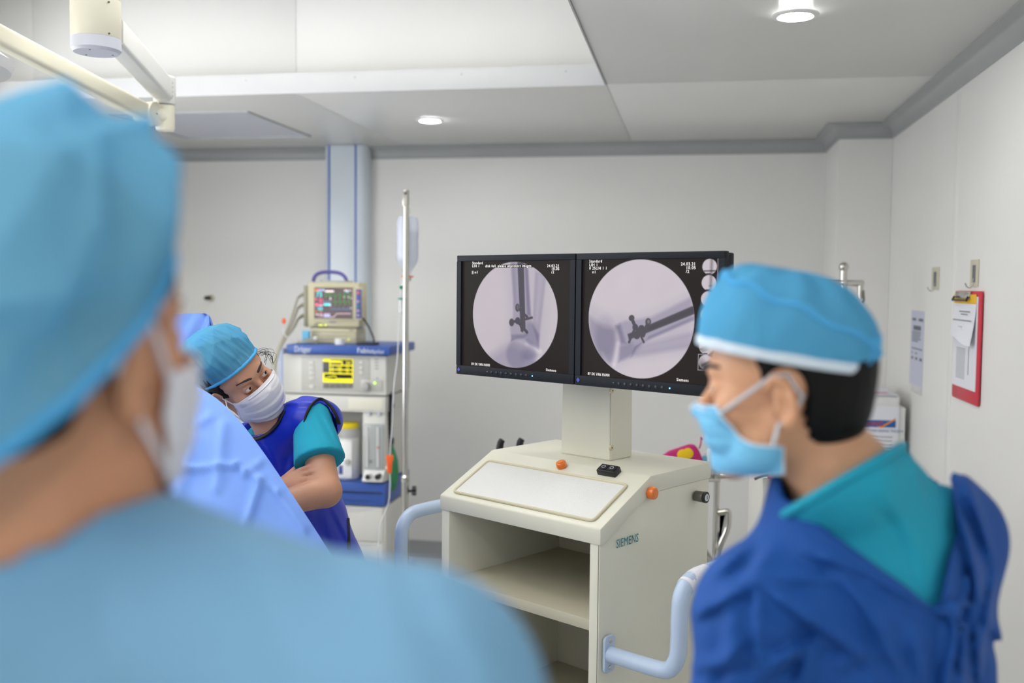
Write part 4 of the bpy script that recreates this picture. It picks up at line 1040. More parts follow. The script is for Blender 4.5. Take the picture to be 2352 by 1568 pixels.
# ================================================================== SURGICAL LAMP ARM
YH = 2.95
hb = at(221, 122, YH); hr = .0695
HM = Matrix.Translation((hb.x, YH, hb.z))
la = thing('surgical_lamp_arm', 'cream two-jointed surgical lamp arm hanging in the ceiling recess', 'lamp arm', (hb.x, YH, hb.z))
MB(HM).lathe([(0, 0), (hr * .9, 0), (hr, .008), (hr, .040)], 40).build('hub_cap', 'lamp_cap', la)
for a_ in (30, 150, 270): MB(HM).cyl((.045 * math.cos(R(a_)), .045 * math.sin(R(a_)), .0005), (.045 * math.cos(R(a_)), .045 * math.sin(R(a_)), -.0012), .003, seg=10).build('screw', 'dark_steel', la)
MB(HM).lathe([(hr * .985, .0405), (hr, .042), (hr, .150)], 40).build('hub', 'lamp_cream', la)
MB(HM).lathe([(hr * .985, .1505), (hr, .152), (hr, .21), (.05, .23)], 40).build('hub', 'lamp_cream', la)
MB(HM).cyl((0, 0, .2), (0, 0, ZR - hb.z - .001), .045, seg=32).build('drop_tube', 'lamp_cream', la)
MB(HM).cyl((0, 0, ZR - hb.z - .03), (0, 0, ZR - hb.z - .0005), .14, .15, 40, .006).build('ceiling_flange', 'lamp_cream', la)
for dz in (.046, .135, .16): MB(HM).cyl((hr * .8, -hr * .62, dz), (hr * .82, -hr * .64, dz), .003, seg=10).build('screw', 'dark_steel', la)
YE = 3.75
e0 = at(378, 208, YE)
h0 = V((hb.x + .02, YH + .03, hb.z + .085)); d_ = (V((e0.x, YE, e0.z)) - h0); d_.z = (e0.z - h0.z)
AM_x = d_.normalized(); AM_y = UP.cross(AM_x).normalized(); AM_z = AM_x.cross(AM_y)
AM = frame(h0, AM_x, AM_y, AM_z); LA_ = d_.length
MB(AM).prism(rrect(-.034, -.042, .034, .042, .014), 0, .05, LA_ - .02, .0).build('upper_arm', 'lamp_white', la)
EM = Matrix.Translation((e0.x, YE, e0.z))
ek = MB(EM).lathe([(0, -.052), (.036, -.052), (.040, -.046), (.040, .046), (.034, .052), (0, .052)], 32).build('elbow', 'lamp_white', la)
for k_ in range(4): MB(EM).cyl((.034, -.020, .024 - .016 * k_), (.037, -.0225, .024 - .016 * k_), .003, seg=8).build('screw', 'dark_steel', ek)
j0 = at(388, 262, YE); j1 = at(344, 262, YE - .04)
MB().lathe([(.032, -.055), (.036, -.045), (.036, .034), (.033, .038), (0, .038)], 28, Matrix.Translation((e0.x, YE, e0.z - .093))).build('lower_joint', 'lamp_cream', la)
jc = V((e0.x, YE, e0.z - .098))
s0_ = at(340, 262, YE - .06); s1_ = at(0, 85, 2.98); s2_ = s0_ + (s1_ - s0_) * 1.55
sd = (s2_ - s0_).normalized(); nrm = UP.cross(sd).normalized()
MB().cyl(jc, V((s0_.x, s0_.y, jc.z)) , .034, seg=24).build('knuckle', 'lamp_cream', la)
ax = nrm
MB().cyl(s0_ - ax * .036, s0_ + ax * .036, .044, seg=36, bev=.004).build('spring_joint', 'lamp_cream', la)
pf = V((0, -1, 0)); MB().cyl(s0_ + ax * .036, s0_ + ax * .0375, .003, seg=10).build('joint_pin', 'dark_steel', la)
SM = frame(s0_, sd, nrm, sd.cross(nrm))
MB(SM).prism(rrect(-.027, -.032, .027, .032, .016), 0, .0, (s2_ - s0_).length, .0).build('spring_arm', 'lamp_cream', la)
MB(SM).bx((.16, -.0285, -.018), ((s2_ - s0_).length - .05, -.0272, -.016)).build('groove', 'machine_panel', la)
LMP = s2_
MB().cyl(LMP + UP * .05, LMP - UP * .12, .03, seg=24, bev=.004).build('lamp_yoke', 'lamp_cream', la)
ld = MB(Matrix.Translation(LMP - UP * .24)).lathe([(0, .0), (.25, .0), (.29, .02), (.30, .045), (.24, .09), (.10, .125), (.03, .13), (0, .13)], 40).build('lamp_head', 'lamp_white', la)

# ================================================================== RIGHT-HAND BACKGROUND
# clipboard, hooks and paper on the right wall: frame x = towards the camera, y up, z out of the wall
WR = frame(room(SR, 0, 0), -RB, UP, -RA)
def wq(px, py): return WR.inverted() @ atp(px, py, room(SR, 0, 0), RA)
def wrect(x0, y0, x1, y1):
    a, b = wq(x0, y0), wq(x1, y1); c, d = wq(x0, y1), wq(x1, y0)
    return min(a.x, c.x), max(b.x, d.x), min(b.y, c.y), max(a.y, d.y)
a, b = wq(2200, 668), wq(2262, 668); c0, c1 = wq(2195, 915), wq(2252, 930)
x0, x1 = a.x, b.x; y1 = (a.y + b.y) / 2; y0 = (c0.y + c1.y) / 2; W_ = x1 - x0; H_ = y1 - y0
cb = thing('clipboard', 'red clipboard with white sheets and yellow card hung on the right wall', 'clipboard', WR @ V(((x0 + x1) / 2, y0, .006)))
MB(WR).prism([(x0 + p, y0 + q) for p, q in rrect(0, 0, W_, H_, .012)], 2, .004, .009, .001).build('board', 'clip_red', cb)
sh = MB(WR).bx((x0 + W_ * .02, y0 + H_ * .12, .0092), (x1 - W_ * .10, y1 - H_ * .05, .0112)).build('sheet', 'paper', cb)
for i in range(18):
    yy = y0 + H_ * (.20 + .016 * i); MB(WR).bx((x0 + W_ * .16, yy, .0112), (x0 + W_ * .5, yy + .0018, .0115)).build('print_line', 'ink', sh)
MB(WR).bx((x0 + W_ * .62, y0 + H_ * .25, .0112), (x0 + W_ * .64, y0 + H_ * .5, .0115)).build('print_line', 'ink', sh)
# upper sheet curling off the board
xs_ = [x0 + W_ * .03, x1 - W_ * .14]; rows = []
for i in range(9):
    f = i / 8; yy = y1 - H_ * (.09 + .36 * f); zz = .0125 + .018 * f ** 2
    rows.append([(xs_[0] + (xs_[1] - xs_[0]) * j / 6, yy + .014 * math.sin(j / 6 * 5) * f ** 3, zz + .012 * f * f * math.sin(j / 6 * 3.14)) for j in range(7)])
s2 = MB(WR).grid(rows).build('curled_sheet', 'paper', cb)
for i, (p, q, yy) in enumerate(((.3, .7, .19), (.38, .62, .215), (.1, .78, .27), (.36, .5, .33), (.34, .52, .35))):
    MB(WR).bx((x0 + W_ * p, y1 - H_ * yy, .0165 + .02 * max(0, (yy - .09) / .36) ** 2), (x0 + W_ * q, y1 - H_ * yy + .003, .0172 + .02 * max(0, (yy - .09) / .36) ** 2)).build('print_line', 'ink', s2)
MB(WR).bx((x0 + W_ * .02, y1 - H_ * .115, .0117), (x1 - W_ * .15, y1 - H_ * .03, .0135)).build('yellow_card', 'yellow_card', cb)
MB(WR).bx((x0 + W_ * .10, y1 - H_ * .07, .0135), (x1 - W_ * .34, y1 - H_ * .005, .017), .001).build('clip', 'steel', cb)
MB(WR).tube([(x0 + W_ * .1, y1 - H_ * .05, .02), (x0 + W_ * .1, y1 - H_ * .085, .026), (x0 + W_ * .64, y1 - H_ * .085, .026), (x0 + W_ * .64, y1 - H_ * .05, .02)], .004, 8).build('clip_wire', 'black_plastic', cb)
def hook(px0, py0, px1, py1, label):
    a, b = wq(px0, py0), wq(px1, py1); x0, x1, y0, y1 = a.x, b.x, b.y, a.y
    t = thing('adhesive_hook', label, 'wall hook', WR @ V(((x0 + x1) / 2, y0, .004)), 'adhesive hooks on the right wall')
    MB(WR).bx((x0, y0, .0005), (x1, y1, .004), .001).build('plate', 'hook_beige', t)
    MB(WR).bx((x0 + (x1 - x0) * .3, y0 + (y1 - y0) * .15, .004), (x0 + (x1 - x0) * .7, y1 - (y1 - y0) * .2, .0046)).build('print', 'ink', t)
    xm = (x0 + x1) / 2
    MB(WR).tube([(xm, y0 + .03, .005), (xm, y0 + .005, .007), (xm, y0 - .006, .014), (xm, y0 - .002, .026), (xm, y0 + .012, .032)], .002, 8, smooth=2).build('hook', 'steel', t)
hook(2143, 614, 2157, 666, 'beige adhesive hook on the right wall with nothing hung on it')
hook(2232, 597, 2248, 658, 'beige adhesive hook above the red clipboard')
a, b = wq(2095, 712), wq(2124, 712); c0 = wq(2092, 880)
x0, x1, y1, y0 = a.x, b.x, a.y, c0.y; H_ = y1 - y0; W_ = x1 - x0
nt_ = thing('wall_notice', 'faint printed sheet taped to the right wall beside the white cabinet', 'notice', WR @ V(((x0 + x1) / 2, y0, 0)))
MB(WR).bx((x0, y0, .0005), (x1, y1, .002)).build('sheet', 'paper_blue', nt_)
for p, q, yy, hh in ((.1, .4, .10, .012), (.6, .95, .10, .012), (.2, .8, .2, .02), (.1, .8, .28, .005), (.1, .8, .31, .005), (.1, .75, .34, .005), (.1, .8, .37, .005), (.1, .6, .40, .005), (.1, .95, .5, .005), (.1, .2, .56, .006), (.4, .55, .56, .006), (.1, .25, .62, .012), (.42, .58, .62, .012), (.75, .95, .62, .012)):
    MB(WR).bx((x0 + W_ * p, y1 - H_ * yy - hh, .002), (x0 + W_ * q, y1 - H_ * yy, .0023)).build('print_line', 'ink', nt_)
MB(WR).bx((x0 + W_ * .1, y0 - H_ * .10, .0005), (x1 - .0, y0 + H_ * .02, .0012)).build('tape', 'clear_white', nt_)

# white cabinet in the corner by the pier
YC = PT - .62
CB = frame(RB * YC, RA, RB)
def cq(px, py, dy=0):
    p = atp(px, py, RB * (YC + dy), RB); return V((p.dot(RA), dy, p.z))
a, b = cq(1900, 905), cq(2082, 905); top_ = a.z
print('cab', b.x, SR); x1 = min(b.x, SR - .02); x0 = x1 - .46
wc = thing('white_cabinet', 'white equipment cabinet with a blue and orange poster behind the right surgeon', 'cabinet', CB @ V(((x0 + x1) / 2, .18, 0)))
MB(CB).bx((x0, 0, .05), (x1, .36, top_ - .05), .008).build('body', 'white_plastic', wc)
MB(CB).bx((x0 - .0, -.012, top_ - .05), (x1 - .03, .36, top_), .006).build('lid', 'white_plastic', wc)
MB(CB).bx((x0 + .02, -.008, .10), (x1 - .045, .002, top_ - .12), .004).build('door', 'machine_grey', wc)
for x in (x0 + .05, x1 - .05):
    for y in (.05, .31): MB(CB).cyl((x - .012, y, .026), (x + .012, y, .026), .025, seg=16).build('wheel', 'black_rubber', wc)
xl, xr, zl, zh = None, None, None, None
p0_, p1_ = cq(1945, 930, -.009), cq(2062, 1045, -.009)
po = thing('poster', 'paper poster with blue banner and orange swoosh on the white cabinet door', 'poster', CB @ V(((p0_.x + p1_.x) / 2, -.0105, p1_.z)))
MB(CB).bx((p0_.x, -.0105, p1_.z), (p1_.x, -.0085, p0_.z)).build('sheet', 'paper', po)
a, b = cq(1940, 962, -.011), cq(2057, 982, -.011)
bn = MB(CB).bx((a.x, -.0115, b.z), (b.x, -.0105, a.z)).build('banner', 'poster_blue', po)
c_ = cq(2015, 978, -.012); d_ = cq(2057, 963, -.012)
MB(CB).faces([(c_.x, -.0119, c_.z - .004), (c_.x + .02, -.0119, c_.z - .008), (d_.x, -.0119, d_.z - .002), (d_.x, -.0119, d_.z + .006), (c_.x + .02, -.0119, c_.z + .002)], [(0, 1, 2, 3, 4)]).build('swoosh', 'poster_orange', po)
CT_ = CB @ frame((0, -.0118, 0), (1, 0, 0), (0, 0, 1), (0, -1, 0))
a = cq(1972, 977, -.0118); text('PHONG', .030, CT_ @ Matrix.Translation((a.x, a.z, 0)), 'poster_red', po)
a = cq(1975, 990, -.0118); text('AN TOAN HUNG THUAN', .016, CT_ @ Matrix.Translation((a.x, a.z, 0)), 'poster_blue', po)
for k_ in range(4):
    a = cq(1960, 1000 + 9 * k_, -.0118); b = cq(2050, 1000 + 9 * k_, -.0118); MB(CB).bx((a.x, -.0112, a.z - .003), (b.x, -.0104, a.z)).build('print_line', 'ink', po)
pp = thing('loose_papers', 'loose papers lying on top of the white cabinet', 'papers', CB @ V(((x0 + x1) / 2 - .05, .15, top_)))
for k_ in range(3): MB(CB).box(((x0 + x1) / 2 + .08, .12 + .02 * k_, top_ + .003 + .003 * k_), (.21, .29, .002), 0, Matrix.Rotation(R(5 - 8 * k_), 3, 'Z')).build('sheet', 'paper', pp)
MB(CB).box(((x0 + x1) / 2 + .12, .03, top_ + .0105), (.07, .03, .001), 0, Matrix.Rotation(R(-5), 3, 'Z')).build('print', 'poster_red', pp)
MB(CB).box(((x0 + x1) / 2 + .05, .06, top_ + .0105), (.05, .03, .001), 0).build('print', 'poster_blue', pp)

# chrome stand with a ball finial, in front of the cabinet
YS = 4.25
k0 = at(1938, 613, YS); bx_, bz = k0.x, k0.z
cs = thing('chrome_stand', 'chrome stand with ball finial and crossbar behind the surgeon in the pillbox cap', 'stand', (bx_, YS, 0))
MB().ball((bx_, YS, bz), .021, 20).build('finial', 'steel', cs)
MB().cyl((bx_, YS, .05), (bx_, YS, bz - .012), .0145, seg=20).build('pole', 'steel', cs)
cbz = at(1938, 650, YS).z; xr_ = at(1983, 650, YS).x
MB().cyl((bx_ - .14, YS, cbz), (xr_, YS, cbz), .013, seg=16, bev=.003).build('crossbar', 'steel', cs)
MB().ball((bx_, YS, cbz), .019, 16).build('clamp', 'steel', cs)
for x in (xr_ - .012, bx_ - .13):
    MB().cyl((x, YS, cbz), (x, YS, cbz - .065), .012, seg=14).build('hanger', 'steel', cs)
    MB().tube([(x + .008, YS - .012, cbz - .03), (x + .010, YS - .018, cbz - .07), (x + .004, YS - .014, cbz - .085)], .005, 8).build('hook', 'dark_steel', cs)
for i in range(4):
    a_ = R(90 * i + 45); lg = MB().tube([(bx_, YS, .08), (bx_ + .14 * math.cos(a_), YS + .14 * math.sin(a_), .07), (bx_ + .19 * math.cos(a_), YS + .19 * math.sin(a_), .055)], .011, 10).build('leg', 'steel', cs)
    MB().ball((bx_ + .19 * math.cos(a_), YS + .19 * math.sin(a_), .027), .026, 14, (1, 1, 1)).build('wheel', 'black_rubber', lg)

# steel trolley with loop handles behind the cart
YT = 3.9
T3 = lambda px, py, Y=YT: at(px, py, Y)
tr = thing('steel_trolley', 'chrome instrument trolley with looped rails behind the monitor cart', 'trolley', (T3(1560, 1200).x, YT + .15, 0))
xa, xb = T3(1430, 1100).x, T3(1655, 1100).x
tz = T3(1650, 1100).z; lz = T3(1650, 1245).z
trY0, trY1 = YT, YT + .34
for nm, zz in (('top_tray', tz), ('middle_tray', lz - .12), ('lower_tray', .25)):
    ty = MB(); ty.bx((xa, trY0, zz - .012), (xb, trY1, zz), .003); ty.bx((xa, trY1 - .006, zz), (xb, trY1, zz + .03)); ty.bx((xa, trY0, zz), (xa + .006, trY1, zz + .03)); ty.bx((xb - .006, trY0, zz), (xb, trY1, zz + .03)); ty.build(nm, 'steel', tr)
for x in (xa + .012, xb - .012):
    for y in (trY0 + .012, trY1 - .012):
        lg = MB().cyl((x, y, .05), (x, y, tz + .02), .011, seg=14).build('leg', 'steel', tr)
        MB().cyl((x - .011, y, .028), (x + .011, y, .028), .0275, seg=16).build('wheel', 'black_rubber', lg)
MB().tube([(xb - .02, trY0 + .02, tz + .005), (xb + .06, trY0 + .02, tz + .02), (xb + .085, trY0 + .06, tz + .028), (xb + .085, trY1 - .06, tz + .028), (xb + .06, trY1 - .02, tz + .02), (xb - .02, trY1 - .02, tz + .005)], .0125, 14, smooth=2).build('push_rail', 'steel', tr)
h0_ = T3(1672, 1178); h1_ = T3(1668, 1200); h2_ = T3(1640, 1262)
lp = MB().tube([(xb - .005, trY0, h0_.z), (xb + .03, trY0 - .01, h0_.z + .01), (h0_.x, trY0 - .01, h0_.z), (h1_.x + .006, trY0 - .01, h1_.z - .02), (h2_.x + .02, trY0 - .01, h2_.z + .02), (xb - .005, trY0, h2_.z - .03)], .0125, 14, smooth=2).build('loop_handle', 'steel', tr)
MB().faces([(xb + .0, trY0 + .004, h0_.z - .005), (h0_.x - .01, trY0 + .004, h0_.z - .01), (h2_.x, trY0 + .004, h2_.z + .02), (xb, trY0 + .004, h2_.z)], [(0, 1, 2, 3)]).build('side_plate', 'navy', tr)
# bottles and boxes standing on it
def jar(px, py0, py1, wpx, m, label, Y=YT + .1, cap=None):
    p = T3(px, py1, Y); rr = wpx * Y / FPX / 2; top_z = T3(px, py0, Y).z; zb = tz + .001
    hh = max(.05, top_z - zb)
    t = thing('supply_jar', label, 'jar', (p.x, Y, zb), 'supplies on the steel trolley')
    MB(Matrix.Translation((p.x, Y, zb))).lathe([(rr * .92, 0), (rr, .006), (rr, hh * .8), (rr * .8, hh * .88), (rr * .5, hh * .9)], 24).build('jar', m, t)
    MB(Matrix.Translation((p.x, Y, zb))).lathe([(rr * .55, hh * .88), (rr * .6, hh * .9), (rr * .6, hh), (0, hh)], 20).build('lid', cap or 'white_plastic', t)
jar(1632, 1022, 1100, 18, 'white_plastic', 'white plastic jar on the steel trolley next to the pink pouch')
jar(1618, 1040, 1100, 12, 'mask_blue', 'narrow light blue jar on the steel trolley behind the cart corner', YT + .05)
jar(1650, 1040, 1100, 14, 'grey_plastic', 'grey jar at the right end of the steel trolley', YT + .2, 'black_plastic')
# pink pouch with a yellow heart-like emblem
YK = YT + .02; pc = T3(1583, 1045, YK)
pk = thing('pink_pouch', 'magenta pouch with yellow emblem standing on the trolley behind the cart', 'pouch', (pc.x, YK, tz))
PM = frame((pc.x, YK, 0), (1, 0, 0), (0, 1, 0))
pts = [(T3(px, py, YK).x - pc.x, T3(px, py, YK).z) for px, py in ((1520, 1048), (1536, 1036), (1585, 1020), (1596, 1021), (1604, 1032), (1614, 1056))]
pts += [(pts[-1][0] - .01, tz + .002), (pts[0][0], tz + .002)]
MB(PM).prism(pts, 1, -.02, .02, .008).build('pouch', 'magenta', pk)
em = MB(PM)
for px, py in ((1568, 1044), (1580, 1041)):
    p = T3(px, py, YK - .02); em.ball((p.x - pc.x, -.0205, p.z), .022, 16, (1, .12, 1))
em.build('emblem', 'bag_yellow', pk)
p = T3(1606, 1030, YK); MB(PM).tube([(p.x - pc.x, 0, p.z), (p.x - pc.x + .008, 0, p.z + .025), (p.x - pc.x + .006, 0, p.z + .05), (p.x - pc.x + .014, 0, p.z + .035)], .003, 8, smooth=2).build('zip_pull', 'magenta', pk)
# black grips seen over the back of the cart
for px, lab_, hh in ((1146, 'black rounded grip peeking over the back left of the cart lid', 1012), (1191, 'smaller black grip peeking over the cart lid near the post', 1010)):
    p = at(px, 1040, 3.6); tt = at(px, hh, 3.6)
    gt = thing('standing_grip', lab_, 'grip', (p.x, 3.6, 0), 'black grips behind the cart')
    MB().tube([(p.x, 3.6, p.z - .12), (p.x, 3.6, p.z - .02), (p.x + .004, 3.6, tt.z - .01), (p.x + .012, 3.6, tt.z + .004)], .013, 12, rr=lambda f: .013 - .006 * max(0, f - .6), smooth=1).build('grip', 'black_rubber', gt)
    MB().cyl((p.x, 3.6, .012), (p.x, 3.6, p.z - .1), .009, seg=12).build('rod', 'dark_steel', gt)
    MB().cyl((p.x, 3.6, 0.001), (p.x, 3.6, .014), .018, seg=16, bev=.003).build('foot', 'black_rubber', gt)
# suction unit between cart and surgeon
YU = 3.3
U3 = lambda px, py: at(px, py, YU)
x0, x1 = U3(1752, 1100).x, U3(1783, 1100).x; zt_ = U3(1765, 1098).z
su = thing('suction_unit', 'white suction unit with chrome pole and red clip beside the trolley', 'suction unit', ((x0 + x1) / 2, YU + .1, 0))
MB().bx((x0, YU, .04), (x1, YU + .2, zt_), .006).build('cabinet', 'machine_grey', su)
MB().cyl((x1 + .025, YU + .05, .03), (x1 + .025, YU + .05, zt_ + .03), .011, seg=16).build('pole', 'steel', su)
MB().cyl((x1 + .08, YU + .08, zt_ - .22), (x1 + .08, YU + .08, zt_ - .02), .045, seg=24, bev=.006).build('canister', 'clear_white', su)
MB().tube([U3(1733, 1100), U3(1750, 1092), U3(1766, 1089), U3(1800, 1094)], .005, 8, smooth=2).build('bar', 'dark_steel', su)
p = U3(1771, 1094); MB().box(p, (.022, .018, .014), .003).build('clip', 'red_plastic', su)
MB().tube([U3(1789, 1100), U3(1786, 1130), U3(1796, 1160), U3(1806, 1140)], .006, 8, smooth=2).build('hose', 'cable_grey', su)
MB().bx((x0, YU, .001), (x1 + .14, YU + .2, .04), .004).build('base', 'machine_dark', su)

# ================================================================== OPERATING TABLE AND DRAPE
ot = thing('operating_table', 'operating table hidden under the blue drape at the left', 'operating table', (-1.75, 2.15, 0))
MB().bx((-2.7, 1.9, .74), (-.95, 2.45, .80), .015).build('table_top', 'table_pad', ot)
MB().bx((-2.69, 1.91, .70), (-.96, 2.44, .738), .004).build('frame', 'steel', ot)
MB().bx((-1.9, 2.05, .05), (-1.55, 2.3, .70), .02).build('column', 'steel', ot)
MB().bx((-2.3, 1.95, .0), (-1.2, 2.4, .06), .015).build('base', 'machine_grey', ot)
def wv(x, y, s): return math.sin(x * 3.1 + s) * .5 + math.sin(y * 4.7 + 1.3 * s + x) * .3 + math.sin((x + y) * 7.9 + 2.1 * s) * .2
def ridge_at(c, f):
    f *= len(c) - 1; i = min(int(f), len(c) - 2); return c[i].lerp(c[i + 1], f - i)
rg = [at(180, 800, 2.60), at(330, 842, 2.52), at(430, 876, 2.46), at(492, 908, 2.42), at(545, 958, 2.38), at(600, 1030, 2.33), at(660, 1118, 2.28), at(745, 1247, 2.22), at(800, 1335, 2.2), at(850, 1420, 2.2)]
for _ in range(2):
    q = [rg[0]]
    for a, b in zip(rg[:-1], rg[1:]): q += [a.lerp(b, .25), a.lerp(b, .75)]
    rg = q + [rg[-1]]
creases = [((368, 1085), (545, 1068), .010, .012), ((545, 1068), (640, 1130), .010, .010), ((560, 1090), (600, 1060), .010, .008), ((515, 980), (500, 1120), .016, .010), ((600, 1100), (560, 1220), .012, .012), ((640, 1135), (700, 1215), .012, .010), ((440, 1010), (400, 1200), .02, .012), ((480, 960), (380, 1010), .014, .008)]
def sheet(NI, NJ, fn): return [[fn(i / (NI - 1), j / (NJ - 1)) for j in range(NJ)] for i in range(NI)]
def front(f, g):
    p = ridge_at(rg, f)
    down = .75 * g
    q = p + V((-.16 * g - .05 * g * g, -.40 * g ** .8, -down * (1 - .15 * (1 - f))))
    # creases where the photograph shows them, folds elsewhere
    off = .010 * wv(f * 5, g * 3, 1.0) * min(1, g * 6)
    cz = CAMZ
    for (a, b, w_, d_) in creases:
        A_, B_ = at(*a, 2.2), at(*b, 2.2)
        k = 2.2 / q.y; X, Z = q.x * k, CAMZ + (q.z - CAMZ) * k
        dx, dz = B_.x - A_.x, B_.z - A_.z; tt = max(0, min(1, ((X - A_.x) * dx + (Z - A_.z) * dz) / (dx * dx + dz * dz)))
        dd = math.hypot(X - A_.x - tt * dx, Z - A_.z - tt * dz); off += 0.95 * d_ * math.exp(-(dd / (w_ * .85)) ** 2)
    return q + V((0, -off, off * .5))
dp = thing('surgical_drape', 'light blue surgical drape sheet tented in front of the leaning woman', 'drape', (-.9, 2.2, .55))
MB().grid(sheet(200, 130, front)).build('front_fall', 'drape', dp, ang=180)
MB().grid(sheet(60, 24, lambda f, g: ridge_at(rg, f) + V((-.05 * g, .05 * math.sin(g * 1.6), -.62 * g)) + V((0, .012 * wv(f * 6, g * 2, 3.0) * g, 0)))).build('back_fall', 'drape', dp, ang=180)
r2 = [at(150, 735, 2.95), at(300, 722, 3.0), at(425, 720, 3.02), at(468, 719, 3.03), at(480, 724, 3.03), at(487, 752, 3.03), at(494, 800, 3.03), at(500, 880, 3.03)]
MB().grid(sheet(60, 30, lambda f, g: ridge_at(r2, f) + V((-.10 * g * (f ** 2), -.06 * math.sin(g * 3.1) + .014 * wv(f * 6, g * 2, 5.0), -.5 * g * (1 - f * .8) )))).build('rear_peak', 'drape', dp, ang=180)
MB().grid(sheet(40, 12, lambda f, g: ridge_at(r2, f) + V((0, .12 * g, -.45 * g * g * (1 - f * .8) )))).build('rear_back', 'drape', dp, ang=180)
# rails that carry the sheet
MB().tube([V((-.98, 2.36, .80)), V((-.98, 2.40, 1.25)), ridge_at(rg, .1) - UP * .03 + V((0, .01, 0)), ridge_at(rg, .45) - UP * .03 + V((0, .015, 0))], .009, 10, smooth=2).build('screen_rail', 'steel', ot)
p2 = r2[3] - UP * .02 + V((-.02, .03, 0)); MB().tube([V((-1.0, 2.44, .80)), V((-1.0, 2.75, .85)), V((p2.x - .05, p2.y, 1.1)), p2 - UP * .05], .009, 10, smooth=2).build('screen_rail', 'steel', ot)

